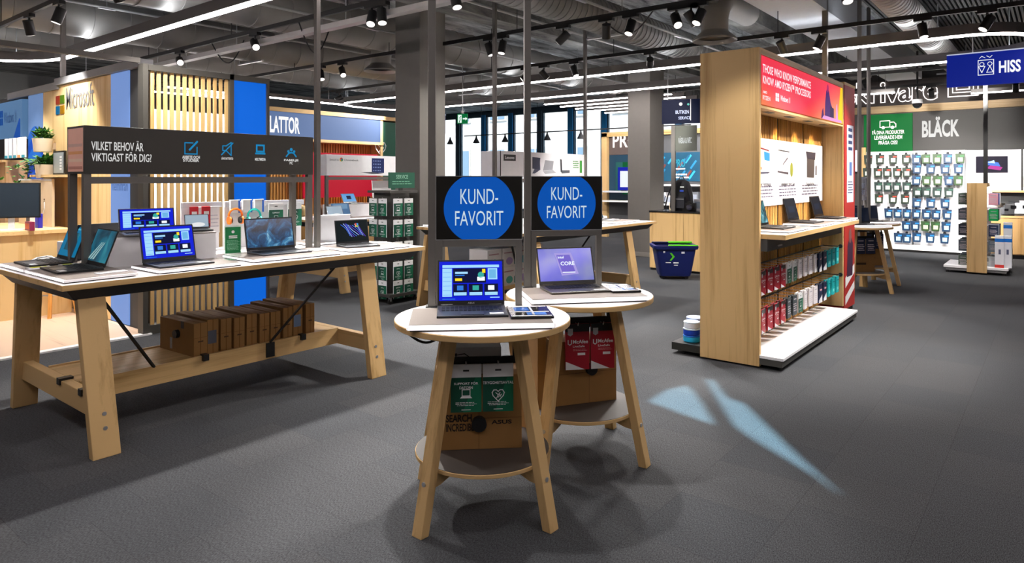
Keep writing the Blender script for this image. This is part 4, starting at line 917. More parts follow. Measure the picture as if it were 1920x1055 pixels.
# red advertising block behind the gondola
t = thing('advertising_block', 'tall narrow red advertising block at the far end of the wooden gondola', 'advertising block', (8.63, 1.95, 0))
MB().box(0, 0, .05, .52, .52, 2.68, M('#a92a24', .5)).build('body', t, bevel=.002); MB().box(.02, .02, 0, .5, .5, .05, BLACK).build('plinth', t); MB().box(-.005, -.004, 2.68, .525, .525, 2.71, WOODX).build('top_board', t)
f2 = Face(t, 'Y', 1.95, 8.63); mb = MB(); a = f2.p(1587, 388); b = f2.p(1601, 217); mb.rect(.12, 1.30, .45, 2.22, -.001, M('#c9ccd8', .5)); BL = M('#2b3a66')
for i in range(4): mb.rect(.19, 1.92+.075*i, .38, 1.96+.075*i, -.0018, BL)
mb.rect(.24, 1.62, .36, 1.78, -.0018, M('#4f6ea8')); fake_lines(mb, .16, 1.4, .42, 1.56, -.0018, BL, 5, .35); mb.build('white_notice', t)
mb = MB(); mb.pf([(.05, .1), (.5, .25), (.5, .34), (.05, .2)], -.001, CW); mb.pf([(.05, .3), (.5, .44), (.5, .55), (.05, .42)], -.001, CW); mb.pf([(.12, .42), (.4, .42), (.42, .8), (.3, .92), (.16, .8)], -.0016, M('#3b2038')); mb.disc(.28, .9, .07, -.002, M('#7a4a48'), 18, .09); mb.build('printed_figure', t)
# ================================================================ shop-in-shop on the left
MX = 3.14
t = thing('brand_wall', 'pale wooden wall with a four-colour square logo and grey lettering', 'shop wall', (MX, 7.42, 0), RX)
f = Face(t, 'X', MX, 7.42); y = -.012
PY = {px: onX(px, 200, MX)[0] for px in (245, 210, 83, 55, 8)}
lx = lambda px: 7.42-onX(px, 200, MX)[0]
MB().box(lx(0), 0, 0, -.02, .10, 2.74, M('#3c3d3e', .6)).build('core', t)
MB().box(lx(110), -.05, 2.745, 0, .10, 2.83, M('#86878a', .6)).box(lx(20), -.04, 2.70, lx(113), .10, 2.79, M('#86878a', .6)).build('fascia', t)
MB().box(lx(210), y, .02, lx(244), 0, 2.74, M('#8fb6ff', .4, 0, .55)).build('blue_light_panel', t)
MB().box(lx(83), y, .02, lx(210), 0, 2.74, LWZ).build('wood_panel', t)
o = MB().box(lx(55), y, .02, lx(83), 0, 2.74, M('#8db4f0', .4, 0, .45)).build('bloom_panel', t)
mb = MB(); cx = (lx(55)+lx(83))/2; hw = (lx(83)-lx(55))/2
for i, (c, top) in enumerate((('#2f7df0', 2.26), ('#1a5fe0', 2.12), ('#2f86f8', 1.98), ('#1248c8', 1.82), ('#2a72ee', 1.66), ('#0f3fb8', 1.5))):
    q = [(cx-hw, .1)]+[(cx-hw+2*hw*k/12, top-.22+.24*math.sin(PI*(.15+.75*k/12))) for k in range(13)]+[(cx+hw, .1)]
    mb.pf(q, y-.001-.0006*i, M(c, .4, 0, .5))
mb.build('bloom_artwork', o)
mb = MB(); WD = 'x'
x0, zb = f.p(108.5, 215); x1, zt = f.p(123, 178); xm, zm = (x0+x1)/2, (zb+zt)/2; e = .012
for a, b, c, d, col in ((x0, zm+e, xm-e, zt, '#f25022'), (xm+e, zm+e, x1, zt, '#7fba00'), (x0, zb, xm-e, zm-e, '#00a4ef'), (xm+e, zb, x1, zm-e, '#ffb900')):
    mb.box(a, y-.012, b, c, y, d, M(col, .4, 0, .2))
mb.build('logo_squares', t)
x0, zb = f.p(127, 206); x1, zt = f.p(179, 178); mb = MB(); put_text(mb, 'Microsoft', x0, zb, x1, zb+.27, y-.006, M('#6a6a6c', .5), .004); mb.build('lettering', t)
x0, zb = f.p(213, 357); x1, zt = f.p(242, 347); mb = MB(); put_text(mb, 'hemifrån', x0, zb, x1, zb+.11, y-.002, M('#3b5f9a'), -.004); mb.build('small_lettering', t)
# second panel, left of it
q = MB().box(lx(7), y-.06, 2.12, lx(53), -.001, 2.66, M('#7fb2ea', .4, 0, .35)).build('left_light_panel', t)
mb = MB(); put_text(mb, 'Windows 11', lx(19), 2.36, lx(43), 2.52, y-.062, M('#1c4f9c'), .004)
xa = lx(11); xb = lx(17)
for a in range(2):
    for b in range(2): mb.rect(xa+(xb-xa)*.53*a, 2.34+.11*b, xa+(xb-xa)*(.47+.53*a), 2.44+.11*b, y-.062, M('#1260c8', .4, 0, .4))
mb.pf([(lx(36), 2.12), (lx(48), 2.4), (lx(50), 2.4), (lx(50), 2.12)], y-.0625, M('#2a6fe0', .4, 0, .4)); mb.build('left_panel_print', q)
MB().box(lx(3), -.30, 1.80, lx(53), 0, 1.83, WOODX).box(lx(3), -.28, 0, lx(3)+.03, 0, 1.8, WOODZ).box(lx(13), -.26, 0, lx(53), -.012, 1.8, wood('z', '#c9a27a', '#a5804f')).build('left_cupboard', t)
MB().box(lx(3), -.2, 1.84, lx(53), -.18, 2.12, M('#26262a')).build('left_shelf_back', t)
MB().box(lx(1), -.27, 1.2, lx(11), -.262, 1.55, M('#9fb8e8', .5, 0, .2)).build('left_poster', t)
for i in range(5):
    Y = onX(13+8*i, 250, MX-.24)[0]
    hang_card('white accessory pack on the left shelf above the cupboard, %s from the left' % ORD[i], 'white packs above the cupboard', MX-.24, Y, 2.09, RX, .12, .24, (M('#e8eaec', .5), [lambda mb, w, h, y: mb.rect(-w/2, -h, w/2, -h*.85, y, M('#3a9ab0')), lambda mb, w, h, y: mb.rect(-w/2, -h, w/2, -h*.85, y, M('#e8a060'))][i == 3]), .02, 'accessory pack', 'accessory_pack')
# slatted screen of the cube
t = thing('slat_screen', 'dark framed screen of upright wooden slats with a bright blue panel at its right', 'screen', (3.05, 7.24, 0))
f = Face(t, 'Y', 7.24, 3.05); W = 4.47-3.05
MB().box(0, -.03, 0, .05, .09, 2.75, M('#46443f', .5)).box(.93, -.02, 0, .98, .09, 2.75, M('#46443f', .5)).box(W-.03, -.02, 0, W, .09, 2.75, M('#46443f', .5)).box(.05, -.02, 2.69, W-.03, .09, 2.75, M('#46443f', .5)).box(.05, -.02, 0, W-.03, .09, .09, M('#46443f', .5)).build('frame', t)
SW = wood('z', '#dcb87c', '#b98d4c')
mb = MB()
for i in range(13):
    x = .075+.866*(i+.5)/13; mb.box(x-.018, .01, .09, x+.018, .03, 2.69, SW)
mb.build('slats', t)
MB().box(.98, .01, .10, W-.03, .04, 2.69, M('#0f78ff', .4, 0, .62)).build('blue_panel', t)
# column side of the cube and top rails
t = thing('top_rail', 'dark grey beam running left along the top of the wooden cube wall', 'beam', (0, 7.27, 2.76)); MB().box(-3.5, 0, 0, 3.05, .06, .05, M('#5d5955', .6)).build('beam', t)
for lb, x, yy, z in (('dark pole rising from the cube wall top up to the ceiling', 3.10, 9.55, 2.835), ):
    p = thing('ceiling_pole', lb, 'pole', (x, yy, z)); MB().box(-.025, -.025, 0, .025, .025, CZ-z, POLE).build('shaft', p)
# wall planters and pictures
def leaf(mb, p, d, L, wd, m):
    d = Vector(d).normalized(); sd = d.cross(Vector((0, 0, 1))); sd = sd.normalized() if sd.length > .01 else Vector((1, 0, 0)); n = sd.cross(d)
    p = Vector(p); q = [p, p+d*L*.35+sd*wd-n*.004, p+d*L+n*-.012, p+d*L*.35-sd*wd-n*.004, p+d*L*.4+n*.006]
    mb.add(q, [(0, 1, 4), (1, 2, 4), (2, 3, 4), (3, 0, 4)], m)
LG = [M('#2f6b24', .5), M('#3f7d2a', .5), M('#1f5222', .5), M('#6a9a3c', .5)]
def planter(label, X, Y, z, r, h, trail):
    t = thing('wall_planter', label, 'plant', (X, Y, z), 0, 'planters on the wooden wall')
    MB().lathe([(r*.78, 0), (r*.84, .004), (r, h), (r*.93, h), (r*.9, h*.86), (.001, h*.86)], M('#c9b9a2', .7), 28, cap=False).lathe([(r*.78, 0), (r*.78, .002)], M('#c9b9a2', .7), 28).build('pot', t, smooth=True)
    MB().box(r*.5, -.05, h*.2, MX-.012-X, .05, h*.7, M('#a08a70')).build('bracket', t)
    mb = MB(); r_ = random.Random(int(z*100))
    for i in range(150):
        a = r_.uniform(0, 2*PI); e = r_.uniform(.1, 1.3); q = (r*.7*r_.random()*math.cos(a), r*.7*r_.random()*math.sin(a), h+r_.uniform(-.02, .09))
        leaf(mb, q, (math.cos(a)*math.cos(e), math.sin(a)*math.cos(e), math.sin(e)), r_.uniform(.05, .09), .024, LG[r_.randrange(4)])
    if trail:
        for k in range(7):
            a = PI*.5+r_.uniform(-.5, .6); p = Vector((r*.6*math.cos(a), r*.6*math.sin(a), h))
            for j in range(16):
                p = p+Vector((math.cos(a)*.035, math.sin(a)*.045, .02-.004*j*1.3)); leaf(mb, p, (r_.uniform(-1, 1), r_.uniform(-.4, 1), r_.uniform(-.6, .5)), r_.uniform(.06, .11), .024, LG[r_.randrange(4)])
    mb.build('foliage', t); return t
Y, z = onX(77, 285, MX-.16); planter('upper pale wall pot with upright green foliage', MX-.14, Y, z, .115, .17, False)
Y, z = onX(82, 334, MX-.16); planter('lower pale wall pot with green foliage trailing to the left', MX-.14, Y, z, .115, .17, True)
ya = onX(92, 330, MX)[0]; yb_ = onX(160, 330, MX)[0]
t = thing('wall_shelf', 'thin pale wooden shelf on the wooden wall, left of the dark header', 'shelf', (MX-.012, (ya+yb_)/2, 1.60), RX); MB().box(-(ya-yb_)/2, -.2, 0, (ya-yb_)/2, 0, .03, LWX).build('board', t)
for lb, p0, p1, c in (('small black framed picture standing on the wall shelf', 96, 118, '#9aa4a8'), ):
    a = onX(p0, 320, MX-.12)[0]; b = onX(p1, 320, MX-.12)[0]; t = thing('picture_frame', lb, 'picture', (MX-.10, (a+b)/2, 1.63), RX); wd = a-b
    MB().box(-wd/2, 0, 0, wd/2, .02, .29, BLACK).build('frame', t); mb = MB().box(-wd/2+.02, -.002, .02, wd/2-.04, 0, .27, M(c, .4))
    for i in range(5): mb.box(wd*.1, -.004, .06+.036*i, wd*.25, -.002, .08+.036*i, CW)
    mb.build('print', t)
# work desk, monitor and stools inside the cube
t = thing('work_desk', 'pale wooden work desk along the wooden wall at the left edge', 'desk', (2.66, 10.2, .012), RX)
MB().box(-.72, -.42, .94, 1.15, .40, .985, LWX).build('desk_top', t, bevel=.002); MB().box(-.68, -.40, .72, 1.12, -.37, .94, LWX).build('apron', t)
for xx in (-.70, 1.05): MB().box(xx, -.38, 0, xx+.06, .38, .94, LWZ).build('side_panel', t)
def monitor(label, X, Y, z, rz, W, H, stand, fm, sm):
    t = thing('monitor', label, 'monitor', (X, Y, z), rz)
    MB().box(-W/2, 0, .14, W/2, .03, .14+H, fm).build('housing', t, bevel=.003); MB().rect(-W/2+.012, .155, W/2-.012, .128+H, -.0006, sm).build('screen', t)
    MB().box(-.03, .03, .01, .03, .05, .26, stand).box(-.12, -.06, 0, .12, .12, .012, stand).build('stand', t)
    return t
p = fl(20, 432, .997)
monitor('black desktop monitor on a white stand at the left edge', p[0], p[1], .997, -.45, .56, .40, M('#e6e6e8', .4), BLACK, M('#2c3640', .25))
t = thing('display_board', 'beige board with small holes behind the black monitor', 'board', (MX-.20, 10.0, .997), RX); a = onX(35, 400, MX-.2)[0]; b = onX(97, 400, MX-.2)[0]
MB().box(10.0-a, 0, 0, 10.0-b, .03, .58, M('#d9c3a4', .6)).box(10.0-a, -.002, .56, 10.0-b, 0, .58, CW).build('panel', t)
for xx, zz in ((.1, .30), (.1, .33), (-.3, .19)): MB().cyl((10.0-b-.25+xx-.1, -.006, zz), (10.0-b-.25+xx-.1, 0, zz), .012, M('#7a6450'), 10).build('hole_cap', t)
MB().tube([(10.0-b-.22, -.01, .3), (10.0-b-.2, -.015, .22), (10.0-b-.28, -.02, .12), (10.0-b-.3, -.02, .04)], .006, CW).build('cable', t, smooth=True)
def small_box(name, label, cat, x, y, z, rz, w, d, h, m, band=None):
    t = thing(name, label, cat, (x, y, z), rz); MB().box(-w/2, -d/2, 0, w/2, d/2, h, m).build('body', t, bevel=.002)
    if band: MB().box(-w*.4, -d/2-.001, h*.2, w*.4, -d/2, h*.8, band).build('front_print', t)
    return t
p = onX(58, 425, 2.85); small_box('tablet_box', 'dark framed tablet picture on a white stand on the work desk', 'tablet', 2.85, onX(58, 400, 2.85)[0], .997, RX-.1, .24, .06, .26, M('#ece8e6'), M('#3a3a48', .3))
small_box('product_box', 'small blue box beside the white tablet stand on the work desk', 'box', 2.82, onX(73, 410, 2.82)[0], .997, RX, .1, .05, .17, M('#2a2ab0', .4), M('#3b3bd0'))
small_box('product_box', 'small red and violet box at the front of the work desk', 'box', 2.62, onX(56, 422, 2.62)[0], .997, RX, .16, .05, .10, M('#8a2a50', .4), M('#d05a30'))
def stool(label, x, y, rz):
    t = thing('stool', label, 'stool', (x, y, .012), rz, 'wooden stools in the cube')
    MB().lathe([(.15, .62), (.19, .63), (.19, .655), (.17, .665)], M('#4a4642', .6), 28).build('seat', t, smooth=True)
    for k in range(4):
        a = PI/4+PI/2*k; MB().leg((.23*math.cos(a), .23*math.sin(a), 0), (.12*math.cos(a), .12*math.sin(a), .62), .035, .035, wood('z', '#d99a4e', '#b97a30'), a).build('leg', t)
    MB().tube([(.17*math.cos(2*PI*i/24), .17*math.sin(2*PI*i/24), .25) for i in range(25)], .008, SILVER).build('foot_ring', t, smooth=True)
for lb, px, py in (('wooden stool seen below the left table end, nearest the table leg', 107, 600), ('wooden stool at the far left edge below the work desk', 30, 592)):
    p = fl(px, py-8, .012); stool(lb, p[0], p[1]+.1, .3)
# ================================================================ middle distance, left part
t = thing('card_rack', 'dark wheeled spinner rack of green service cards beside the dark column', 'rack', (5.96, 6.78, 0), 0)
FR = M('#4a4946', .5, .3)
MB().box(-.26, -.26, .09, .26, .26, .125, FR).build('base_frame', t)
for sx in (-1, 1):
    for sy in (-1, 1):
        k = MB().cyl((sx*.22, sy*.22-.012, .035), (sx*.22, sy*.22+.012, .035), .035, BLACK, 16).build('castor', t, smooth=True); MB().box(sx*.22-.012, sy*.22-.02, .04, sx*.22+.012, sy*.22+.02, .09, SILVER).build('fork', k)
MB().box(-.16, -.16, .125, .16, .16, 1.42, M('#4b4a47', .6)).build('core_post', t)
MB().box(-.22, -.20, 1.46, .22, -.185, 1.66, M('#1d5a46', .5)).box(-.02, -.185, 1.40, .02, -.15, 1.48, FR).box(-.235, -.235, 1.40, .235, .2, 1.43, FR).build('header_sign', t)
mb = MB(); put_text(mb, 'SERVICE', -.10, 1.58, .10, 1.63, -.201, M('#8fc0a8'), .01); fake_lines(mb, -.17, 1.50, .17, 1.56, -.201, M('#6fae90'), 2, .4); mb.build('lettering', t)
lv = (1.33, 1.06, .78, .53, .29)
for j, z in enumerate(lv):
    for i in range(2):
        for side, rz in (('front', 0), ('left', RX)):
            u = -.10+.19*i
            v = -.235
            px_, py_ = (u, v) if side == 'front' else (v, -u)
            MB().tube([(px_*(1 if side == 'front' else .68), py_*(.68 if side == 'front' else 1), z+.002), (px_, py_, z), (px_, py_-.01 if side == 'front' else py_, z+.012)], .003, SILVER, 6).build('hook', t)
            hang_card('green card on the spinner rack, %s side, %s row from top, %s hook' % (side, ORD[j], ['left', 'right'][i]), 'green cards on the spinner rack', 5.96+px_*.96, 6.78+py_*.96, z-.022, rz, .15, .20 if j < 2 else .21, (CW, green_art(['AVTAL'] if (i+j) % 2 else ['SUPPORT'], 'h' if (i+j) % 2 else 'l')))
# tablet wall
PYW = 10.4
t = thing('tablet_wall', 'wood framed wall bay with PLATTOR on a pale blue lit header', 'shop wall', (5.9, PYW, 0))
f = Face(t, 'Y', PYW, 5.9); W = 3.25
MB().box(0, 0, 0, W, .2, 2.75, M('#6a5236', .7)).build('core', t)
MB().box(0, -.32, 2.69, W, 0, 2.76, WOODX).box(0, -.32, 2.21, 2.76, 0, 2.26, WOODX).box(2.70, -.3, 0, 2.76, 0, 2.69, WOODZ).box(W-.02, -.3, 0, W+.03, 0, 2.69, WOODZ).build('wood_frame', t)
b = MB().box(0, -.30, 2.26, 2.70, -.26, 2.69, M('#7f9ed8', .45, 0, .42)).build('header_panel', t); mb = MB()
fh = Face(t, 'Y', PYW-.30, 5.9); x0, z0 = fh.p(498, 250); x1, z1 = fh.p(562, 223); put_text(mb, 'PLATTOR', x0, z0+.02, x1, z0+.30, -.3015, M('#ffffff', .5, 0, .9), .03); mb.build('lettering', b)
g_ = MB().box(2.76, -.28, 1.0, W-.02, -.24, 2.66, M('#115a44', .5)).build('green_panel', t); mb = MB(); c = fh.p(715, 278); icon_heart(mb, c[0], c[1], .26, -.282, CW); mb.build('handshake_heart', g_)
mb = MB()
for i in range(46): mb.box(.02+.058*i, -.03, .9, .052+.058*i, 0, 2.21, OWZ)
mb.build('slats', t)
MB().box(0, -.5, 0, 2.7, 0, .9, wood('z', '#c9a06a', '#a07840')).box(0, -.5, .9, 2.7, 0, .94, WOODX).build('counter', t)
# red display on that wall
t = thing('red_board', 'bright red advertising board below the pale blue PLATTOR header', 'board', (6.9, 10.10, .94))
MB().box(0, 0, .30, 1.62, .03, 1.09, M('#cc1030', .5, 0, .6)).build('panel', t); MB().box(.1, .005, 0, .15, .03, .3, DARK).box(1.4, .005, 0, 1.45, .03, .3, DARK).build('foot', t)  # unlit board; glow put into its colour to brighten the red
mb = MB(); fq = Face(t, 'Y', 10.10, 6.9); x0, z0 = fq.p(590, 317); put_text(mb, 'HO', -.0+.03, .62+.06, .16, .62+.16, -.001, CW, .0); put_text(mb, 'rs', .03, .55, .16, .65, -.001, CW, .01); mb.build('lettering', t)
# things on the counter in front of the red board: headphones, boxes
for i in range(7):
    x = 6.05+.36*i
    t = thing('speaker', ['cream', 'dark red', 'cream', 'brown', 'cream', 'dark red', 'brown'][i]+' rounded speaker on the tablet wall counter, %s from the left' % ORD[i], 'speaker', (x, 9.98, .94), 0, 'rounded speakers on the counter')
    MB().lathe([(.05, 0), (.09, .02), (.10, .09), (.075, .17), (.02, .19)], M(['#d8b878', '#5a1a20', '#e0c48a', '#6a4a34', '#d8b878', '#5a1a20', '#6a4a34'][i], .5), 20).build('body', t, smooth=True); MB().lathe([(.055, 0), (.055, .012)], BLACK, 20).build('base', t)
# things on the table under the tablet-picture header
Z = .995
def cb(label, x, y, rz, kind, W=.3, D=.21, tilt=16, body=SILVER): plinth_z = Z; return laptop(label, x, y, plinth_z, rz, W, D, tilt, kind, body)
t = thing('riser_box', 'white riser box under the tablet-picture header', 'riser', (6.75, 8.42, Z)); MB().box(-.46, -.02, 0, .9, .3, .19, M('#efeef0', .45)).build('box', t, bevel=.003); MB().box(-.45, 0, .19, .89, .29, .195, GREYTOP).build('top_panel', t)
cb('laptop with a plain blue screen in front of the white riser', 6.32, 8.28, .05, 'photo', .34, .22)
laptop('tilted laptop with a light blue calendar screen on the white riser', 6.72, 8.60, Z+.196, .1, .28, .16, 28, 'calendar', SILVER)
cb('laptop with a dark blue screen right of the white riser, by the rack', 7.25, 8.25, -.1, 'photo', .36, .22, 16, M('#41454c', .4))
cb('silver laptop at the left end of the tablet-picture table', 5.98, 7.95, .2, 'light', .32, .2, 20)
plinth('white plinth in front on the tablet-picture table', 6.6, 7.98, Z, 0, 1.4, .3)
t = thing('white_easel', 'leaning white board standing behind the calendar laptop', 'easel', (7.42, 8.62, Z)); MB().hexa([(-.22, 0, 0), (.22, 0, 0), (.22, .02, 0), (-.22, .02, 0)], [(-.15, .12, .55), (.22, .12, .55), (.22, .14, .55), (-.15, .14, .55)], M('#f0f0f2', .5)).build('board', t); MB().box(-.02, .03, 0, .02, .22, .015, SILVER).build('foot', t)
# table between: Lenovo
laptop('laptop with a teal screen at the right end of the laptop-picture table', 7.98, 4.86, Z+.024, math.radians(14), .35, .24, 20, 'tealui', SILVER)
plinth('white plinth at the right end of the laptop-picture table', 8.02, 4.68, Z, 0, .7, .42)
plinth('white plinth at the far left corner of the laptop-picture table', 6.1, 6.0, Z, 0, .45, .22)
laptop('closed looking thin laptop on the middle of the laptop-picture table', 7.1, 4.82, Z+.024, 0, .34, .23, 25, 'navy', SILVER); plinth('white plinth in the middle of the laptop-picture table', 7.1, 4.68, Z, 0, .6, .42)
small_box('white_puck', 'small white round holder at the right corner of the laptop-picture table', 'holder', 8.44, 5.1, Z, 0, .1, .1, .05, CW)
# white boxes on the shelf of the laptop-picture table, seen under the round signs
def wbox(label, x, y, z, w, d, h, col, spot):
    t = thing('product_box', label, 'box', (x, y, z), 0); MB().box(-w/2, -d/2, 0, w/2, d/2, h, M('#e6e4e2', .5)).build('carton', t, bevel=.002)
    mb = MB().rect(-w*.4, h*.72, w*.3, h*.78, -d/2-.0008, M('#b48c94')); mb.disc(0, h*.3, w*.25, -d/2-.0008, M(spot), 20, h*.2); mb.rect(w*.36, .02, w*.5, h*.45, -d/2-.0012, M(col)); mb.build('print', t)
    return t
for i in range(4):
    for j in range(2):
        wbox('white box with %s print, %s in the %s row, laptop-picture table shelf' % (['blue', 'teal', 'violet', 'blue'][i], ORD[i], ['lower', 'upper'][j]), 6.0+.27*i, 5.2, .326+.221*j, .25, .28, .22, ['#3b4a90', '#2f7f80', '#5a4a90', '#3b4a90'][i], ['#7fb8c8', '#5fb8a8', '#b8a0d0', '#7fb8c8'][(i+j) % 4])
for i, (c, s) in enumerate((('#1d4a9a', '#3a78c8'), ('#b03a3a', '#e8e4e4'), ('#e8e6ea', '#2a2a30'), ('#c9c4dc', '#d8b070'))):
    small_box('product_box', ['blue box on the laptop-picture table shelf under the right sign', 'red striped box on the laptop-picture table shelf', 'white box with a black panel on the laptop-picture table shelf', 'lilac box at the shelf end of the laptop-picture table'][i], 'box', 7.38+.2*i, 5.16, .326, 0, .18, .25, .2, M(c, .5), M(s, .5))
# hanging and wall signs
t = thing('hanging_sign', 'small dark blue screen sign hanging left of the dark column', 'hanging sign', (10.4, 10.9, 2.55), RX+.55)
MB().box(-.55, 0, 0, .55, .06, .40, M('#0c1f8c', .4, 0, .35)).box(-.56, -.005, .40, .56, .065, .415, M('#d8e0ff', .4, 0, .8)).build('panel', t)
mb = MB()
for i, (a, b, w_) in enumerate(((-.42, .27, .2), (-.42, .16, .2), (-.42, .06, .18), (-.08, .30, .2), (-.08, .18, .13), (-.08, .07, .32))): mb.rect(a, b, a+w_, b+.045, -.0015, CW)
mb.disc(.36, .24, .09, -.0015, M('#1a6ac0', .4, 0, .5), 20); mb.build('listing', t)
for xx in (-.4, .4): MB().cyl((xx, .03, .415), (xx, .03, CZ-2.55), .006, SILVER, 6).build('hanger', t)
d = 13.0; x, y_ = wpt(ray(867), d); z = 1.6+(332-223)*d/1280
t = thing('exit_sign', 'green running man exit sign hanging before the windows', 'exit sign', (x, y_, z-.09), RX+.55)
MB().box(-.10, 0, 0, .10, .03, .19, M('#0a8a4a', .4, 0, .5)).build('panel', t); mb = MB()
W9 = M('#e8fff4', .4, 0, 1.0)
mb.rect(-.085, .02, -.015, .17, -.001, W9); mb.stroke([(-.06, .03), (-.045, .08), (-.05, .12), (-.03, .14)], .014, -.002, M('#0a8a4a', .4, 0, .5)); mb.stroke([(.02, .095), (.08, .095)], .025, -.001, W9); mb.pf([(.06, .06), (.09, .095), (.06, .13)], -.001, W9); mb.build('pictogram', t)
MB().box(-.03, .01, .19, .03, .02, .25, SILVER).cyl((0, .015, .25), (0, .015, CZ-z+.09), .01, SILVER, 8).build('hanger', t)
# window lamp track with cone lamps
t = thing('lighting_track', 'thin black rail with small cone lamps hanging before the windows', 'track', (15.5, 6.9, 2.85)); MB().box(-.012, 0, 0, .012, 7.4, .03, BLACK).build('rail', t)
for k in range(4): MB().cyl((0, .4+2.1*k, .03), (0, .4+2.1*k, CZ-2.85), .006, BLACK, 6).build('hanger', t)
for i, px in enumerate((844, 893, 947, 1026, 1089)):
    Y = onX(px, 245, 15.5)[0]
    t = thing('pendant_lamp', 'small black cone lamp on the window rail, %s from the left' % ORD[i], 'lamp', (15.5, Y, 2.85), 0, 'cone lamps on the window rail')
    MB().lathe([(.02, 0), (.03, -.06), (.10, -.2), (.105, -.22)], M('#26282c', .4), 20, cap=False).build('shade', t, smooth=True); MB().lathe([(.05, -.17), (.05, -.19)], M('#fff4e6', .4, 0, 2.0), 16).build('bulb', t)
# ================================================================ middle and right background
# trading counter with things on it
t = thing('counter', 'wooden counter with a black top left of the gondola end panel', 'counter', (10.72, 5.53, 0), RX)
MB().box(0, 0, .04, 1.5, .65, 1.0, WOODZ).box(0, .03, 0, 1.5, .6, .04, DARK).build('body', t, bevel=.003); MB().box(-.01, -.01, 1.0, 1.51, .66, 1.022, M('#1c1c1e', .25)).build('counter_top', t)
MB().box(.62, -.002, .05, .624, 0, .99, M('#8a6a3c')).build('door_joint', t)
cy = lambda px: onX(px, 400, 11.0)[0]
t = thing('backpack', 'black backpack standing on the counter behind the thin pole', 'bag', (11.02, cy(1277), 1.022), RX)
mb = MB()
pr = [(.17, .12, 0), (.19, .14, .06), (.185, .13, .25), (.165, .11, .40), (.12, .08, .50), (.05, .04, .54)]
vs_ = []
for a, b, z in pr:
    for i in range(16): th = 2*PI*i/16; vs_.append((a*abs(math.cos(th))**.6*(1 if math.cos(th) > 0 else -1), b*abs(math.sin(th))**.6*(1 if math.sin(th) > 0 else -1), z))
mb.add(vs_, [(j*16+i, j*16+(i+1) % 16, (j+1)*16+(i+1) % 16, (j+1)*16+i) for j in range(5) for i in range(16)]+[tuple(range(15, -1, -1)), tuple(range(80, 96))], M('#17181c', .7)); mb.build('body', t, smooth=True)
MB().box(-.12, -.16, .05, .12, -.12, .24, M('#20222a', .7)).box(-.11, -.162, .2, .11, -.158, .21, SILVER).build('front_pocket', t, bevel=.01)
MB().tube([(-.05, 0, .53), (-.03, 0, .58), (.03, 0, .58), (.05, 0, .53)], .01, BLACK).build('handle', t, smooth=True)
for s in (-1, 1): MB().tube([(s*.15, -.08, .42), (s*.21, -.10, .25), (s*.26, -.08, .08), (s*.27, -.05, .01)], .012, M('#23242a', .7)).build('strap', t, smooth=True)
mb = MB(); mb.rect(.03, .40, .1, .42, -.125, CW).rect(.03, .33, .1, .36, -.14, M('#2b50c0')); mb.build('patch', t)
t = thing('pole_sign', 'small grey counter sign with white lettering on a thin pole', 'sign', (10.85, cy(1270), 1.022), RX)
MB().box(-.035, -.02, 0, .035, .02, 1.45, POLE).box(.035, -.008, 1.02, .42, .008, 1.45, M('#4f534c', .5)).build('pole_and_panel', t); mb = MB(); put_text(mb, 'VÄSKA & NFC', .09, 1.15, .33, 1.27, -.0095, M('#dfe6e8', .5, 0, .9), .012); mb.build('lettering', t)
t = thing('camera', 'black camera lying on the counter right of the backpack', 'camera', (10.95, cy(1296), 1.022), RX+.3); MB().box(-.12, -.05, 0, .1, .06, .14, BLACK).cyl((0, -.05, .07), (0, -.13, .07), .055, M('#1d1d1f', .3), 20).box(-.04, -.03, .14, .04, .03, .17, BLACK).build('body', t, bevel=.004); MB().cyl((0, -.131, .07), (0, -.133, .07), .042, M('#333344', .05), 20).build('lens_glass', t)
small_box('product_box', 'white box on the counter behind the black camera', 'box', 11.2, cy(1304), 1.022, RX, .18, .14, .20, M('#dfe3e8', .4), M('#9fb2c4'))
small_box('product_box', 'wide cream box on the counter behind the thin pole', 'box', 11.25, cy(1262), 1.022, RX, .34, .1, .12, M('#e6d4b4', .5), M('#f0e6d0'))
# navy trolley basket
t = thing('trolley_basket', 'dark blue wheeled shopping basket with a green rim, by the counter', 'basket', (10.08, 4.78, 0), RX+.62)
NV = M('#14205e', .4); LG_ = M('#59c81e', .4)
def ring4(a, b, z, n=6):   # rounded rectangle
    q = []; r = .05
    for cx, cy_, a0 in ((a-r, b-r, 0), (-a+r, b-r, PI/2), (-a+r, -b+r, PI), (a-r, -b+r, 1.5*PI)):
        for i in range(n+1): q.append((cx+r*math.cos(a0+PI/2*i/n), cy_+r*math.sin(a0+PI/2*i/n), z))
    return q
def shell(levels, m, caps=True):
    vs_ = []; n = len(levels[0])
    for l in levels: vs_ += l
    fs = [(j*n+i, j*n+(i+1) % n, (j+1)*n+(i+1) % n, (j+1)*n+i) for j in range(len(levels)-1) for i in range(n)]
    if caps: fs += [tuple(range(n-1, -1, -1))]
    return MB().add(vs_, fs, m)
shell([ring4(.235, .17, .05), ring4(.25, .185, .10), ring4(.315, .235, .50), ring4(.30, .22, .50), ring4(.235, .17, .11), ], NV).build('tub', t, smooth=True)
shell([ring4(.335, .255, .475), ring4(.345, .265, .50), ring4(.345, .265, .53), ring4(.30, .22, .53), ring4(.30, .22, .48)], NV, False).build('rim', t, smooth=True)
MB().box(-.12, -.262, .531, .33, -.21, .548, LG_).box(-.05, .20, .531, .33, .26, .56, LG_).box(-.31, .2, .531, -.05, .25, .555, M('#111a44', .4)).build('folded_handles', t, bevel=.004)
mb = MB(); yy = lambda z: -(.185+(.05)*(z-.1)/.4)-.002
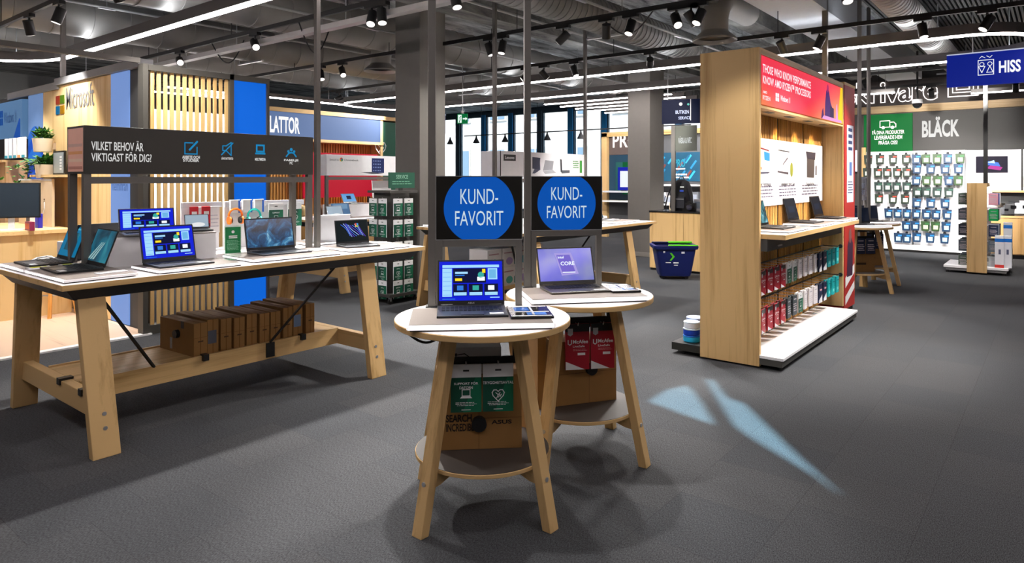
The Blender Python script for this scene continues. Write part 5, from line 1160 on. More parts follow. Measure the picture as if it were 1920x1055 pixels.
mb.add([(-.10, yy(.42), .42), (-.07, yy(.42), .42), (-.02, yy(.36), .36), (-.07, yy(.30), .30), (-.10, yy(.30), .30), (-.055, yy(.36), .36)], [(0, 5, 2, 1), (5, 4, 3, 2)], LG_); mb.build('green_chevron', t); mb = MB()
for i, (a, z, w_, h) in enumerate(((-.2, .42, .03, .03), (.08, .41, .05, .03), (-.16, .26, .08, .015), (-.04, .255, .08, .02), (-.03, .22, .06, .012))): mb.add([(a, yy(z), z), (a+w_, yy(z), z), (a+w_, yy(z+h), z+h), (a, yy(z+h), z+h)], [(0, 1, 2, 3)], CW)
mb.build('white_print', t)
for sx in (-1, 1):
    for sy in (-1, 1): MB().cyl((sx*.18, sy*.12-.015, .028), (sx*.18, sy*.12+.015, .028), .028, M('#3a3a3c', .5), 14).build('wheel', t, smooth=True)
# business corner behind the second column
WXp = 16.0
t = thing('business_wall', 'dark shop wall with glowing PRO letters and a blue poster behind the grey column', 'shop wall', (WXp, 10.2, 0), RX)
f = Face(t, 'X', WXp, 10.2); xw = lambda px: 10.2-onX(px, 200, WXp)[0]
MB().box(xw(1132), 0, 0, xw(1325), .12, 2.72, M('#55575a', .6)).build('core', t)
MB().box(xw(1132), -.12, 0, xw(1142), 0, 2.78, WOODZ).box(xw(1132), -.12, 2.68, xw(1330), 0, 2.80, WOODX).build('wood_frame', t)
MB().box(xw(1143), -.02, 2.2, xw(1236), 0, 2.68, M('#574c48', .5)).build('letter_board', t)
mb = MB(); x0, z0 = f.p(1150, 277); x1, z1 = f.p(1203, 249); put_text(mb, 'PROFFS', x0, z0, x0+(x1-x0)*1.6, z1, -.028, M('#fff4ee', .4, 0, 2.2), .012); mb.build('glowing_letters', t)
b = MB().box(xw(1143), -.015, 1.0, xw(1236), 0, 2.19, M('#123a50', .4)).build('dark_poster', t); MB().rect(xw(1168), 1.15, xw(1215), 2.0, -.0165, M('#0f8f4a', .4, 0, .25)).rect(xw(1155), 1.2, xw(1168), 2.0, -.016, M('#155a54', .4)).build('green_glow_print', b)
b = MB().box(xw(1237), -.03, 1.5, xw(1318), 0, 2.22, M('#0f4a66', .4)).build('blue_poster', t); mb = MB()
r_ = random.Random(5)
for i in range(14):
    a = xw(1238)+r_.uniform(0, .9); z = r_.uniform(1.52, 2.0); mb.stroke([(a, z), (a+.12, z+.16)], .05, -.031-.0005*i, M(['#1f7fae', '#2a9fd0', '#165a80', '#7a3a30'][i % 4]))
x0, z0 = f.p(1266, 313); x1, z1 = f.p(1286, 298); put_text(mb, 'PRO', x0, z0, x1, z1, -.04, M('#4fd8f4', .4, 0, .6), .01); mb.rect(x0, z0-.06, x1, z0-.03, -.04, CW); fake_lines(mb, x0-.05, z0-.3, x1+.1, z0-.15, -.04, CW, 2, .5); mb.build('poster_print', b)
MB().box(xw(1237), -.35, 1.38, xw(1318), -.03, 1.42, WHITE).box(xw(1237), -.35, .9, xw(1318), -.03, .94, WHITE).box(xw(1143), -.4, .95, xw(1236), -.03, .99, WHITE).box(xw(1143), -.4, 1.2, xw(1236), -.03, 1.24, M('#c8ccd4')).build('shelf', t)
for i, (px, c, w_, h) in enumerate(((1242, '#e8ebf0', .3, .28), (1256, '#d9d2cc', .25, .2), (1298, '#7a7f86', .4, .3))):
    small_box('product_box', ['white box on the shelf under the blue poster, by the grey column', 'pale box on the shelf under the blue poster', 'grey box at the right end of the shelf under the blue poster'][i], 'box', WXp-.2, onX(px, 380, WXp-.2)[0], .94, RX, w_, .2, h, M(c, .5), M('#aab4c4'))
t = thing('monitor_screen', 'bright tilted screen in front of the green glow, left of the grey column', 'monitor', (WXp-.25, onX(1171, 350, WXp-.25)[0], 1.24), RX); MB().box(-.2, 0, .02, .2, .03, .62, M('#1a2ad8', .3, 0, .4)).box(-.08, -.05, 0, .08, .08, .02, DARK).build('housing', t); MB().rect(-.13, .1, .15, .52, -.001, M('#e8f0ff', .3, 0, .9)).build('screen', t)
# dark blue direction sign hanging before it
t = thing('hanging_sign', 'dark blue hanging sign with white figures, right of the grey column', 'hanging sign', (11.2, onX(1284, 210, 11.2)[0], 2.54), RX+.25)
MB().box(-.40, 0, 0, .62, .05, .42, M('#14265c', .4, 0, .12)).build('panel', t); mb = MB(); mb.disc(-.07, .34, .028, -.0015, CW, 14); mb.disc(.06, .33, .02, -.0015, M('#3a9a90'), 12); put_text(mb, 'BUTIKEN', -.16, .17, .07, .23, -.0015, M('#aab8d8'), .01); put_text(mb, 'SERVICE', -.11, .07, .1, .12, -.0015, M('#aab8d8'), .01); mb.rect(.095, .05, .105, .42, -.002, CW); mb.build('lettering', t)
for xx in (-.3, .5): MB().cyl((xx, .025, .42), (xx, .025, CZ-2.54), .006, SILVER, 6).build('hanger', t)
# far pair of round tables
def far_table(cx, cy, lb, ps):
    a = -PI/4
    round_table(cx, cy, a, lb)
    x, y = loc2((cx, cy), a, -.02, -.10); plinth('white plinth on the '+ps, x, y, TZ, a, .62, .40, .028)
    x, y = cx-.06, cy-.02; p = thing('ceiling_pole', 'dark pole from the %s up to the ceiling' % ps, 'pole', (x, y, TZ), a, 'grey poles up to the ceiling'); MB().box(-.02, -.02, .004, .02, .02, CZ-TZ, POLE).build('shaft', p); MB().box(-.03, -.03, 0, .03, .03, .006, DARK).build('base_plate', p)
    x, y = loc2((cx, cy), a, -.06, -.04); laptop('dark laptop on the '+ps, x, y, TZ+.03, a-.35, .35, .24, 24, 'navy', M('#34373d', .4))
    x, y = loc2((cx, cy), a, 0, .03); t = thing('cardboard_box', 'brown carton on the shelf of the '+ps, 'box', (x, y, .277), a); MB().box(-.18, -.12, 0, .18, .12, .34, CARTON).build('carton', t, bevel=.003); MB().rect(-.001, 0, .001, .34, -.1206, M('#5d3f1c')).rect(-.12, .1, .05, .13, -.1206, M('#3a2810')).build('printing', t)
    x, y = loc2((cx, cy), a, 0, -.12); t = thing('hook_bar', 'black hook bar under the '+ps, 'hook bar', (x, y, .76), a); MB().box(-.15, -.006, -.02, .15, .006, .02, BLACK).box(-.14, -.006, .02, -.12, .006, .125, BLACK).box(.12, -.006, .02, .14, .006, .125, BLACK).build('bar', t)
    for i in range(2):
        x, y = loc2((cx, cy), a, -.07+.15*i, -.145); hang_card('dark software pack hanging under the %s, %s one' % (ps, ['left', 'right'][i]), 'packs under the far round tables', x, y, .735, a, .13, .2, (M('#26304a', .5), pk_white), .02, 'software pack', 'software_pack')
far_table(10.57, 2.2, 'round wooden table nearer of the two behind the wooden gondola', 'nearer far round table')
far_table(11.42, 2.25, 'round wooden table farther of the two behind the wooden gondola', 'farther far round table')
x, y = 10.78, 2.2; t = thing('tabletop_sign', 'dark blue sign on the nearer far round table behind the gondola', 'sign', (x, y, TZ), 0)
MB().box(-.228, -.016, 0, -.2, .016, .353, POLE).box(.2, -.016, 0, .228, .016, .353, POLE).build('frame', t); MB().box(-.228, -.014, .353, .228, .014, .688, M('#1b2a52', .4)).build('panel', t); mb = MB(); put_text(mb, 'KUND-', -.1, .53, .1, .6, -.0155, M('#8fa6d8'), 0); put_text(mb, 'FAVORIT', -.12, .43, .12, .50, -.0155, M('#8fa6d8'), 0); mb.build('lettering', t)
# ---------------------------------------------------------------- printer wall at the back right
PX = 17.1
t = thing('printer_wall', 'dark back wall with neon outlined letters, BLÄCK header and green delivery panel', 'shop wall', (PX, 6.0, 0), RX)
f = Face(t, 'X', PX, 6.0); xw = lambda px: 6.0-onX(px, 200, PX)[0]
XE = xw(1995)
MB().box(xw(1585), .02, 0, XE, .19, 3.75, M('#393432', .6)).build('core', t)
MB().box(xw(1585), -.06, 3.02, XE, .02, 3.18, wood('x', '#b49a74', '#8f7650')).build('wood_beam', t)
gp = MB().box(xw(1620), -.02, 2.17, xw(1711), .02, 3.0, M('#069a44', .45, 0, .35)).build('green_panel', t)
mb = MB(); c = f.p(1665, 233); s = .13
mb.stroke([(c[0]-s*1.2, c[1]-.5*s), (c[0]+.3*s, c[1]-.5*s), (c[0]+.3*s, c[1]+.6*s), (c[0]-s*1.2, c[1]+.6*s)], .018, -.0215, CW, True); mb.stroke([(c[0]+.3*s, c[1]-.5*s), (c[0]+1.2*s, c[1]-.5*s), (c[0]+1.2*s, c[1]), (c[0]+.9*s, c[1]+.35*s), (c[0]+.3*s, c[1]+.35*s)], .018, -.0215, CW)
mb.disc(c[0]-.7*s, c[1]-.55*s, .035, -.022, CW, 14); mb.disc(c[0]+.7*s, c[1]-.55*s, .035, -.022, CW, 14)
for l, a, b2, py, h in (('FÅ DINA PRODUKTER', 1636, 1696, 249, .085), ('LEVERERADE HEM', 1640, 1692, 258, .085), ('FRÅGA OSS!', 1648, 1683, 266.5, .085)):
    x0, z = f.p(a, py); x1 = f.p(b2, py)[0]; z = 2.60-.115*(('FÅ', 'LE', 'FR').index(l[:2])); put_text(mb, l, x0, z-h/2, x1, z+h/2+(.02 if 'Å' in l else 0), -.0215, CW, .015)
mb.build('truck_and_text', gp)
dp = MB().box(xw(1712), -.02, 2.17, xw(1850), .02, 3.0, M('#262523', .6)).box(xw(1851), -.02, 2.17, XE, .02, 3.0, M('#201f1e', .6)).build('dark_header', t)
mb = MB(); x0, z0 = f.p(1729, 258); x1, z1 = f.p(1799, 234); put_text(mb, 'BLÄCK', x0, z0+.0, x1, z0+.44, -.0215, M('#f2f2f0', .5, 0, .6), .035); mb.build('lettering', dp)
# neon outline letters: stroke the outline of each glyph
NE = M('#fff3f0', .4, 0, 2.2)
def neon(body, x0, z0, x1, z1, w_):
    cu = bpy.data.curves.new('n', 'FONT'); cu.body = body; cu.size = 1; cu.offset = .03; cu.resolution_u = 4
    ob = bpy.data.objects.new('n', cu); me = bpy.data.meshes.new_from_object(ob)
    from collections import Counter
    cnt = Counter()
    for p in me.polygons:
        for k in p.edge_keys: cnt[k] += 1
    ed = [k for k, v in cnt.items() if v == 1]; co = [v.co.copy() for v in me.vertices]
    bpy.data.objects.remove(ob); bpy.data.curves.remove(cu); bpy.data.meshes.remove(me)
    ax = min(c.x for c in co); bx = max(c.x for c in co); az = min(c.y for c in co); bz = max(c.y for c in co)
    q = [(x0+(c.x-ax)/(bx-ax)*(x1-x0), z0+(c.y-az)/(bz-az)*(z1-z0)) for c in co]
    mb = MB()
    for a, b in ed: mb.stroke([q[a], q[b]], w_, 0, NE)
    # give the tubes depth
    n = len(mb.v); fs = list(mb.f)
    return mb
x0, z0 = f.p(1586, 202); x1, z1 = f.p(1758, 166); o = neon('skrivare', x0, 3.26, x1, 3.74, .015).build('neon_letters', t, (0, -.03, 0)); md = o.modifiers.new('tube_depth', 'SOLIDIFY'); md.thickness = .02
x0 = xw(1778); x1 = xw(1834); mb = MB(); zc = 3.30
mb.stroke([(x0, zc+.36), (x0, zc), (x1, zc), (x1, zc+.36)], .018, 0, NE); mb.stroke([(x0+.08, zc+.34), (x0+.08, zc+.08), (x1-.08, zc+.08), (x1-.08, zc+.34)], .016, 0, NE); mb.stroke([(x0, zc+.44), (x1, zc+.44)], .018, 0, NE); mb.stroke([(x0+.15, zc+.44), (x0+.15, zc+.56)], .018, 0, NE); mb.stroke([(x1-.15, zc+.44), (x1-.15, zc+.56)], .018, 0, NE)
mb.stroke([(x0+.15, zc+.28), (x0+.15, zc+.14), (x0+.3, zc+.14)], .02, 0, NE); mb.stroke([(x0+.15, zc+.28), (x0+.3, zc+.28)], .02, 0, NE); mb.stroke([(x1-.15, zc+.28), (x1-.15, zc+.14), (x1-.3, zc+.14)], .02, 0, NE); mb.stroke([(x1-.15, zc+.28), (x1-.3, zc+.28)], .02, 0, NE)
o = mb.build('neon_printer', t, (0, -.03, 0)); md = o.modifiers.new('tube_depth', 'SOLIDIFY'); md.thickness = .02
# ink wall
pw = MB().box(xw(1620), -.02, .1, xw(1712)-.005, .02, 2.16, M('#f3f4f6', .45)).box(xw(1712)+.005, -.02, .1, xw(1810), .02, 2.16, M('#f3f4f6', .45)).build('white_back_panel', t)
MB().box(xw(1620), -.03, 2.12, xw(1810), -.02, 2.17, WHITE).box(xw(1712)-.012, -.022, .1, xw(1712)+.012, -.0, 2.16, DARK).box(xw(1809), -.03, .1, xw(1810)+.02, .02, 2.17, M('#8f8f92')).build('panel_trim', t)
MB().box(xw(1610), -.42, .05, xw(1815), .0, .13, M('#f0f0f0', .4)).box(xw(1610), -.40, 0, xw(1815), 0, .05, BLACK).build('base_shelf', t)
wp = MB().box(xw(1811), -.02, .98, XE, .02, 2.16, M('#e4e6ec', .5)).box(xw(1811), -.025, 1.40, XE, -.02, 1.62, M('#a4a6aa', .5)).build('white_panel', t); MB().box(xw(1916)-.01, -.03, .9, xw(1916)+.02, 0, 2.16, BLACK).build('panel_post', t)
pic = MB().box(xw(1830), -.03, 1.69, xw(1890), -.02, 2.03, M('#20183c', .3, 0, .25)).build('picture_screen', t); mb = MB(); mb.pf([(xw(1848), 1.78), (xw(1876), 1.74), (xw(1880), 1.80), (xw(1860), 1.86)], -.031, M('#c23aa0', .3, 0, .6)); mb.pf([(xw(1848), 1.85), (xw(1876), 1.82), (xw(1872), 1.90), (xw(1852), 1.93)], -.0315, M('#4a7ff0', .3, 0, .8)); mb.pf([(xw(1850), 1.90), (xw(1866), 1.88), (xw(1864), 1.95)], -.032, M('#bfe0ff', .3, 0, .9)); mb.build('car_picture', pic)
RL = [(297, [1628, 1650, 1674.5, 1699], 'g'), (322, [1626, 1646, 1663, 1682, 1700], 'g'), (349, [1647, 1664, 1681, 1700], 'd'), (372, [1648, 1674, 1697], 'g'), (399, [1666, 1683, 1700], 'b'), (422, [1699], 'b'), (445, [1684, 1700], 'b')]
RR = [(296, [1718, 1736, 1757, 1777, 1800], 'm'), (315, [1719, 1745, 1772, 1797], 'b'), (337, [1718, 1737, 1758, 1779, 1797], 'm'), (359, [1720, 1737, 1757, 1779], 'd'), (380, [1719, 1745, 1772], 'b'), (401, [1718, 1737, 1755, 1776], 'b'), (424, [1716, 1735, 1754, 1774], 'm'), (446, [1719, 1744, 1771], 'b')]
def ink(kind, tone):
    t_ = thing('ink_pack', 'x', 'ink pack', (0, 0, 0), RX, 'ink packs on the white wall')
    body = {'g': '#1d2c20', 'd': '#152a26', 'b': '#0f2f4e', 'm': '#26401f'}[kind]; lab = {'g': '#e6ecd8', 'd': '#cfe0cc', 'b': '#a8d0ec', 'm': '#c8dca8'}[kind]
    MB().hexa([(-.07, -.03, -.215), (.07, -.03, -.215), (.07, .02, -.215), (-.07, .02, -.215)], [(-.085, -.02, -.01), (.085, -.02, -.01), (.085, .012, -.01), (-.085, .012, -.01)], M(body, .45)).hexa([(-.03, -.006, -.02), (.03, -.006, -.02), (.03, .006, -.02), (-.03, .006, -.02)], [(-.02, -.006, .03), (.02, -.006, .03), (.02, .006, .03), (-.02, .006, .03)], BLACK).build('pack', t_, bevel=.006)
    mb_ = MB().rect(-.035, -.175, .05, -.09, -.0315, M(lab, .5)); mb_.rect(.0, -.075, .075, -.045, -.026, M({'g': '#b03a2a', 'd': '#2a5a48', 'b': '#1f78b8', 'm': '#2f6a3a'}[kind], .5)); mb_.build('label_print', t_)
    MB().cyl((0, -.05, .012), (0, .13, .012), .005, BLACK, 6).build('hook', t_)
    return t_
proto = {}; used = set()
for side, rows in (('left', RL), ('right', RR)):
    for ri, (py, xs_, kd) in enumerate(rows):
        y_, z = onX(xs_[-1], py, PX-.15)
        for i, px in enumerate(xs_):
            k = kd if not (kd == 'm' and i % 3 == 0) else 'b'
            Y = onX(px, py, PX-.15)[0]
            lb = '%s ink pack, ink wall %s half, %s row down, %s from left' % ({'g': 'green-red', 'd': 'dark green', 'b': 'blue', 'm': 'light green'}[k], side, ORD[ri], ORD[i])
            if k not in proto: proto[k] = ink(k, 0)
            o = proto[k] if k not in used else dup(proto[k]); used.add(k)
            o.location = (PX-.15, Y, z+.10); o['label'] = lb
# printers on the right shelves
t = thing('shelf_cabinet', 'wooden printer cabinet with two shelf levels at the right edge', 'cabinet', (16.55, 1.05, 0), RX)
MB().box(0, 0, .08, 2.6, .5, .80, wood('z', '#c9a06a', '#a07840')).box(.03, .03, 0, 2.57, .5, .08, BLACK).build('body', t); MB().box(-.02, -.02, .80, 2.62, .52, .84, WOODX).build('counter_top', t); MB().box(0, .15, 1.30, 2.6, .52, 1.335, WOODX).build('upper_shelf', t); MB().box(0, .3, 1.08, 2.6, .5, 1.30, M('#3b3c3c', .5)).build('dark_strip', t)
for i in range(4): MB().box(.02+.65*i, -.018, .1, .64+.65*i, 0, .79, wood('z', '#c9a06a', '#a07840')).build('door', t)
def printer(lb, x, y, z, w_, d, h, col):
    t = thing('printer', lb, 'printer', (x, y, z), RX, 'printers on the cabinet'); m = M(col, .4)
    MB().hexa([(-w_/2, -d/2, 0), (w_/2, -d/2, 0), (w_/2, d/2, 0), (-w_/2, d/2, 0)], [(-w_*.46, -d*.4, h), (w_*.46, -d*.4, h), (w_*.46, d*.45, h), (-w_*.46, d*.45, h)], m).build('body', t, bevel=.012)
    MB().box(-w_*.3, -d/2-.05, h*.12, w_*.3, -d/2+.02, h*.2, M('#2a2a2c', .4)).build('paper_tray', t); MB().box(-w_*.15, -d*.5, h*.6, w_*.15, -d*.46, h*.85, M('#111113', .2)).build('control_panel', t); MB().box(-w_*.3, d*.2, h, w_*.3, d*.35, h*1.2, m).build('paper_feed', t)
for i, (px, w_, h, c) in enumerate(((1888, .22, .16, '#3a3c42'), (1901, .30, .24, '#2a2b2e'), (1925, .4, .25, '#e8e8ea'))):
    printer(['small dark printer on the cabinet right of the mini gondola', 'black printer on the cabinet at the right edge of the picture', 'white printer on the cabinet, cut by the right picture edge'][i], 16.78, onX(px, 400, 16.78)[0], .84, w_, .32, h, c)
# mini gondola
t = thing('mini_gondola', 'low wooden end gondola on a white base in front of the ink wall', 'gondola', (13.55, 1.19, 0), RX)
MB().box(0, 0, .03, .275, .04, 1.5, WOODZ).box(.02, .04, 1.44, .255, .9, 1.5, WOODY).build('end_panel', t, bevel=.002); MB().box(.11, .04, .1, .165, .9, 1.46, M('#d9dadd', .5)).build('core', t)
MB().box(-.33, .02, .085, .56, .95, .125, M('#f4f4f6', .35)).build('white_base', t, bevel=.004); MB().box(-.30, .05, .04, .53, .93, .085, M('#8f8f90', .5)).build('plinth', t)
for a in (-.28, .5):
    for b2 in (.1, .88): MB().cyl((a, b2, 0), (a, b2, .04), .03, BLACK, 12).build('foot', t)
for j in range(5):
    for i in range(3):
        for s in (-1, 1): MB().cyl((.11 if s < 0 else .165, .2+.28*i, 1.32-.26*j), (-.08 if s < 0 else .36, .2+.28*i, 1.32-.26*j), .005, SILVER, 6).build('hook', t)
p = thing('ceiling_pole', 'dark pole from the mini gondola top up to the ceiling', 'pole', (13.62, onX(1848, 300, 13.62)[0], 1.5), 0, 'grey poles up to the ceiling'); MB().box(-.03, -.03, 0, .03, .03, CZ-1.5, M('#1f1f1f', .7)).build('shaft', p)
RND.seed(5)
for j in range(5):
    for i in range(3):
        for s in (-1, 1):
            c = RND.choice(['#56606a', '#2c3440', '#8fa0ac', '#3c4a58', '#4a5a50']) if s < 0 else [['#e8a8b8', '#2b4a9a', '#e6e8ea'], ['#12a85a', '#26282c', '#e9ecee'], ['#2a3a58', '#aab4c0', '#23304a'], ['#6a7a88', '#1d2a50', '#3a3f48'], ['#b8c4cc', '#5a6a72', '#c8d4d8']][j][i]
            nm = {'#e8a8b8': 'pink', '#2b4a9a': 'blue', '#e6e8ea': 'white', '#12a85a': 'bright green', '#26282c': 'black', '#e9ecee': 'white'}.get(c, 'grey')
            hang_card('%s accessory pack on the mini gondola %s side, %s row, %s hook' % (nm, 'left' if s < 0 else 'right', ORD[j], ['front', 'middle', 'rear'][i]), 'packs on the mini gondola', 13.75+.28*i, 1.19-(-.07 if s < 0 else .35), 1.31-.26*j, RX+RND.uniform(-.2, .2), .13, .17, (M(c, .4), pk_white), .05, 'accessory pack', 'accessory_pack')
for i, (px, x_) in enumerate(((1874, 13.68), (1889, 13.72), (1890, 14.1))):
    Y = onX(px, 470, x_)[0]; t = thing('product_box', ['white box with a blue top and red foot on the mini gondola base, left one', 'white box with a blue top on the mini gondola base, right one', 'white box with a blue top at the rear of the mini gondola base'][i], 'box', (x_, Y, .125 if i < 2 else .125), RX, 'tall white boxes on the base')
    h = .52 if i < 2 else .72; MB().box(-.06, -.05, 0, .06, .05, h, M('#eef0f6', .45)).build('carton', t, bevel=.002); mb = MB().box(-.0605, -.0505, h-.10, .0605, .0505, h-.045, M('#1f7ad8', .4)); mb.rect(-.01, .22, .02, .3, -.0515, M('#5a5f7a')); 
    if i == 0: mb.box(-.0605, -.0505, 0, .0605, .0505, .05, M('#d03a34', .4))
    mb.build('print', t)
# lift sign
t = thing('hanging_sign', 'large deep blue HISS lift sign hanging at the top right', 'hanging sign', (11.3, .62, 2.86), RX)
f = Face(t, 'X', 11.3, .62); x0 = f.p(1775, 130)[0]
MB().box(x0, 0, 0, .75, .08, .44, M('#0a2ab4', .4, 0, .42)).box(x0, -.004, .44, .75, .084, .455, M('#dfe6ff', .4, 0, .6)).build('panel', t)
mb = MB(); x1, z0 = f.p(1873, 137); x2, z1 = f.p(1914, 115); z0 -= 2.86; z1 -= 2.86; WL = M('#f4f7ff', .4, 0, .9); put_text(mb, 'HISS', x1, z0, x2, z0+.165, -.0015, WL, .03)
a, za = f.p(1834, 141); b2, zb = f.p(1863, 117); za -= 2.86; zb -= 2.86; zb = za+.2; mb.stroke([(a, za), (b2, za), (b2, zb), (a, zb)], .009, -.0015, WL, True); cx = (a+b2)/2
for s in (-1, 1):
    c0 = cx+s*.045; mb.stroke([(c0+.025*math.cos(2*PI*i/12), za+.145+.025*math.sin(2*PI*i/12)) for i in range(13)], .007, -.0015, WL)
    mb.stroke([(c0-.035, za+(.115 if s < 0 else .03)), (c0+.035, za+(.115 if s < 0 else .03)), (c0, za+(.03 if s < 0 else .115))], .008, -.0015, WL, True)
mb.stroke([(cx-.07, zb+.03), (cx-.045, zb+.055), (cx-.01, zb+.03)], .007, -.0015, WL); mb.stroke([(cx+.01, zb+.055), (cx+.045, zb+.03), (cx+.07, zb+.055)], .007, -.0015, WL); mb.build('lift_symbol_and_text', t)
for xx in (x0+.3, .5): MB().cyl((xx, .04, .455), (xx, .04, CZ-2.86), .008, SILVER, 6).build('hanger', t)
for lb, px, X in (('dark ceiling pole standing behind the wooden gondola header', 1547, 9.3), ):
    Y = onX(px, 300, X)[0]; p = thing('ceiling_pole', lb, 'pole', (X, Y, 0), 0, 'grey poles up to the ceiling'); MB().box(-.03, -.03, 0, .03, .03, CZ, POLE).build('shaft', p); MB().box(-.06, -.06, 0, .06, .06, .01, DARK).build('base_plate', p)

t = thing('security_camera', 'small dome camera hanging in front of the neon letters', 'camera', (15.9, onX(1720, 200, 15.9)[0], 3.02), 0)
MB().lathe([(.02, .16), (.09, .15), (.10, .08), (.09, .07)], M('#d8d8da', .4), 24, cap=False).cyl((0, 0, .15), (0, 0, CZ-3.02), .02, M('#3a3a3a'), 10).build('housing', t, smooth=True); MB().lathe([(.09, .075), (.085, .03), (.06, -.01), (.02, -.03), (.001, -.032)], M('#1a1a1c', .1), 24, cap=False).build('dome', t, smooth=True)
t = thing('light_box', 'narrow white light box in a wood frame left of the green delivery panel', 'light box', (PX-.1, onX(1612, 290, PX-.1)[0], 1.35), RX)
MB().box(-.02, .0, 0, .12, .05, .92, WOODZ).build('frame', t); MB().box(-.09, -.01, .38, .02, .0, .86, M('#f2f4ff', .4, 0, 1.8)).build('diffuser', t)
# ================================================================ lamps on the tracks
LS = [(4.65, 3.4, 337, 103, (3.0, 5.2, 1), 150, 60), (4.65, 3.4, 478, 73, (3.6, 4.9, 1), 170, 60), (4.65, 3.4, 716, 20, (4.2, 4.7, .9), 170, 60),
      (6.72, 3.4, 602, 130, (6.4, 8.3, 1), 130, 60), (6.72, 3.4, 642, 122, (6.0, 7.0, 1), 130, 60), (6.72, 3.4, 918, 82, (7.0, 5.1, 1), 150, 60), (6.72, 3.4, 942, 78, (6.2, 5.6, 1), 130, 60), (6.72, 3.4, 1137, 50, (8.0, 4.8, 1), 150, 60), (6.72, 3.4, 1268, 42, (5.75, 2.2, 1.6), 90, 60), (6.72, 3.4, 1296, 36, (8.2, 1.9, 1), 150, 60),
      (8.93, 3.4, 986, 131, (7.6, 8.5, 1.6), 130, 60), (8.93, 3.4, 1020, 127, (10.7, 5.2, 1), 150, 60), (8.93, 3.4, 1466, 80, (10.6, 2.2, .9), 130, 60)]
NM = ['first lamp from the left on the track above the cable tray', 'second lamp from the left on the track above the cable tray', 'third lamp from the left on the track above the cable tray', 'leftmost lamp of the cluster left of the dark column', 'second lamp of the cluster left of the dark column', 'left lamp of the pair between the two poles', 'right lamp of the pair between the two poles', 'single lamp above the rear round sign', 'left lamp of the pair beside the duct elbow', 'right lamp of the pair beside the duct elbow', 'left lamp on the low track between the poles', 'right lamp on the low track between the poles', 'lamp just above the red banner']
for (tx, tz, px, py, tg, pw, an), n in zip(LS, NM):
    Y = onX(px, py, tx)[0]; lamp(tx, Y, tz, tg, 'black spotlight, '+n, pw, an)
# further track lamps; those for columns and floor are added to brighten them
for (x, y, z, tg, pw, an, n) in ((2.56, 2.75, 3.4, (2.5, 2.3, .9), 170, 50, 'above the nearer round table'), (4.65, 2.75, 3.4, (3.5, 2.25, .9), 170, 50, 'above the rear round table'), (2.56, 5.5, 3.4, (2.3, 4.9, 1), 260, 85, 'above the left end of the big left table'), (4.65, 5.6, 3.4, (3.5, 4.8, 1), 260, 75, 'behind the right end of the big left table'),
                                 (6.72, .7, 3.4, (6.6, 1.9, .7), 200, 75, 'in front of the gondola'), (8.93, .6, 3.4, (8.0, 1.9, .8), 200, 75, 'in front of the far gondola half'), (4.65, 1.3, 3.4, (5.7, 2.2, 1.2), 60, 60, 'facing the gondola end panel'), (2.56, 8.9, 3.4, (3.1, 9.4, 1.6), 110, 95, 'facing the logo wall'), (2.56, 10.8, 3.4, (2.6, 10.3, 1.0), 130, 80, 'above the work desk'), (2.56, 6.6, 3.4, (3.7, 7.2, 1.4), 110, 85, 'facing the slat screen'), (2.56, 8.0, 3.4, (1.6, 8.6, 0), 160, 90, 'above the plank floor'), (4.65, 4.4, 3.4, (4.4, 3.3, 0), 110, 85, 'added to brighten the floor between the tables'), (2.56, 1.0, 3.4, (1.6, 2.2, 0), 25, 90, 'added to brighten the front floor'), (8.93, 4.6, 3.4, (12.5, 6.5, 1.8), 220, 50, 'added to brighten the grey column'), (6.72, 4.6, 3.4, (6.5, 6.6, 1.7), 90, 60, 'added to brighten the dark column'), (6.72, 3.7, 3.4, (5.4, 4.0, 0), 330, 80, 'added to brighten the aisle between the tables'), (6.72, 1.5, 3.4, (5.6, .8, 0), 150, 90, 'added to brighten the right front floor'), (8.93, 1.2, 3.4, (8.2, .6, 0), 200, 90, 'added to brighten the right rear floor')):
    lamp(x, y, z, tg, 'black spotlight '+n, pw, an)
for (x, y, z, tg, pw, an, n) in ((13.0, 1.0, 3.35, (17.0, 1.6, 1.7), 420, 60, 'facing the BLÄCK header'), (13.0, 2.6, 3.35, (17.0, 2.5, 1.5), 380, 60, 'facing the ink wall'), (15.2, 1.9, 3.35, (17.0, 1.9, .9), 160, 80, 'close before the ink wall'), (15.2, .6, 3.35, (16.7, .6, .9), 200, 80, 'above the printers'), (13.0, .5, 3.35, (13.6, 1.0, .6), 130, 60, 'above the mini gondola'), (13.0, 6.9, 3.35, (16, 8.2, 1.8), 260, 70, 'facing the business wall'), (15.2, 5.6, 3.35, (15.9, 6.9, 1.6), 160, 80, 'facing the blue poster'), (8.93, 9.4, 3.4, (7.5, 10.3, 2.0), 260, 75, 'facing the tablet wall'), (8.93, 11.8, 3.4, (7, 14, 1.8), 420, 85, 'facing the white partition'), (6.72, 11.9, 3.4, (5, 14, 1.8), 420, 85, 'facing the left half of the white partition'), (6.72, 2.9, 3.4, (5.0, 3.6, 0), 150, 95, 'added to brighten the open floor before the tables'), (8.93, 2.3, 3.4, (8.2, 3.6, 0), 190, 95, 'added to brighten the aisle behind the gondola'), (8.93, 5.9, 3.4, (8.8, 4.6, 0), 260, 95, 'added to brighten the floor by the shopping basket'), (13.0, 4.4, 3.35, (13, 4.4, 0), 180, 110, 'above the aisle before the printers')):  # open floor, gondola aisle and basket lamps added to brighten the carpet
    lamp(x, y, z, tg, 'black spotlight '+n, pw, an)
# warm recessed lamps under the gondola header
for i in range(4): spot_light('recessed_lamp', (.51+.62*i, .105, 2.175), (.51+.62*i, .24, 1.0), 9, 95, .7, (1, .72, .38), .02, g)
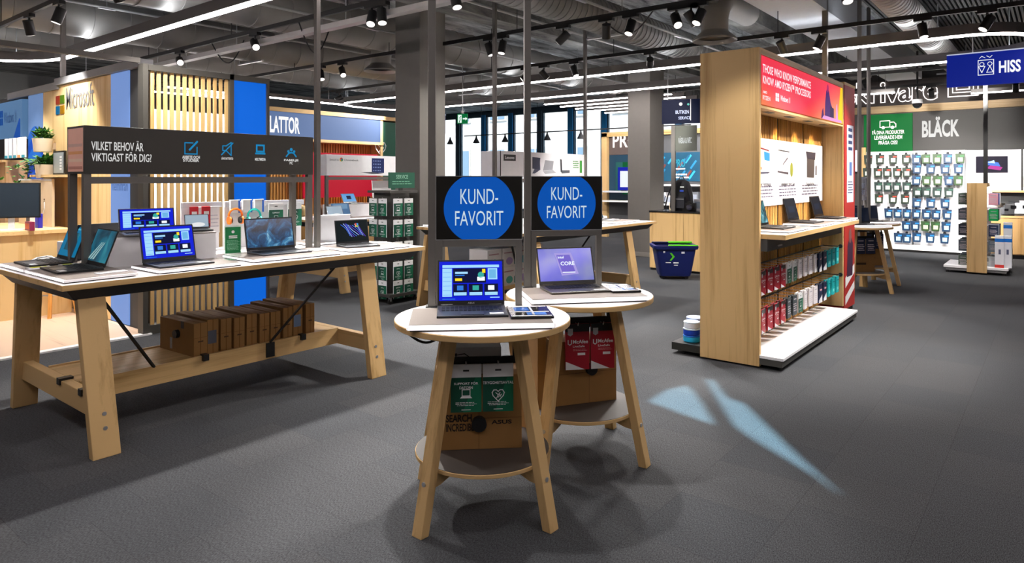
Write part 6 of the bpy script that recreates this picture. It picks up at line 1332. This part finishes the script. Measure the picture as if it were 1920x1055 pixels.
# small warm lamp over the tablet wall slats
spot_light('recessed_lamp', (7.9, 10.18, 2.18), (7.9, 10.38, 1.2), 12, 90, .7, (1, .7, .3), .02)

# added light bars behind and above the photographer, fill for surfaces facing the view
for i, (x, y, L, ax) in enumerate(((-.6, 1.0, 3.0, 1), (1.4, -1.4, 4.0, 0), (5.6, -1.2, 4.0, 0))):
    t = thing('light_bar', 'added wide white fill light bar behind the photographer, %s one' % ORD[i], 'ceiling light', (x, y, 3.45), PI/2*ax)
    MB().box(-L/2, -.12, 0, L/2, .12, .08, M('#6a6664')).build('housing', t); MB().box(-L/2+.02, -.05, -.02, L/2-.02, .05, -.001, TUBE).build('diffuser', t)
    for xx in (-L*.4, L*.4): MB().cyl((xx, 0, .08), (xx, 0, CZ-3.45), .006, SILVER, 6).build('hanger', t)

# added unseen gobo projector, invented to throw the pale blue shapes on the carpet
GZ = 3.45; gx, gy = 4.35, 1.35; hp = .07
t = thing('added_gobo_projector', 'added unseen gobo projector casting pale blue light shapes on the carpet', 'projector', (gx, gy, GZ))
shapes = [[(1216, 752), (1250, 730), (1290, 722), (1312, 750), (1340, 796), (1280, 776)], [(1322, 710), (1338, 713), (1362, 745), (1395, 756), (1440, 800), (1500, 858), (1582, 932), (1530, 893), (1400, 815), (1375, 795)]]
cu = bpy.data.curves.new('gobo', 'CURVE'); cu.dimensions = '2D'; cu.fill_mode = 'BOTH'
def ringc(pts):
    sp = cu.splines.new('POLY'); sp.points.add(len(pts)-1); sp.use_cyclic_u = True
    for p_, q_ in zip(sp.points, pts): p_.co = (q_[0], q_[1], 0, 1)
ringc([(.075*math.cos(2*PI*i/32), .075*math.sin(2*PI*i/32)) for i in range(32)])
kk = hp/(GZ-.02)
for s_ in shapes:
    ringc([((fl(*p_)[0]-gx)*kk, (fl(*p_)[1]-gy)*kk) for p_ in s_])
ob = bpy.data.objects.new('gobo', cu); me = bpy.data.meshes.new_from_object(ob); bpy.data.objects.remove(ob); me.materials.clear(); me.materials.append(BLACK)
go = bpy.data.objects.new('gobo_plate', me); COL.objects.link(go); go.parent = t; go.location = (0, 0, -.02-hp)
MB().lathe([(.07, -.02-hp-.004), (.08, -.02-hp-.004), (.08, .06), (.07, .06)], BLACK, 32, cap=False).lathe([(.08, .06), (.08, .07)], BLACK, 32).cyl((0, 0, .07), (0, 0, CZ-GZ), .015, BLACK, 10).build('housing', t, smooth=True)
spot_light('lamp', (0, 0, -.02), (0, 0, -1), 1500, 92, .05, (.45, .82, 1), .0009, t)
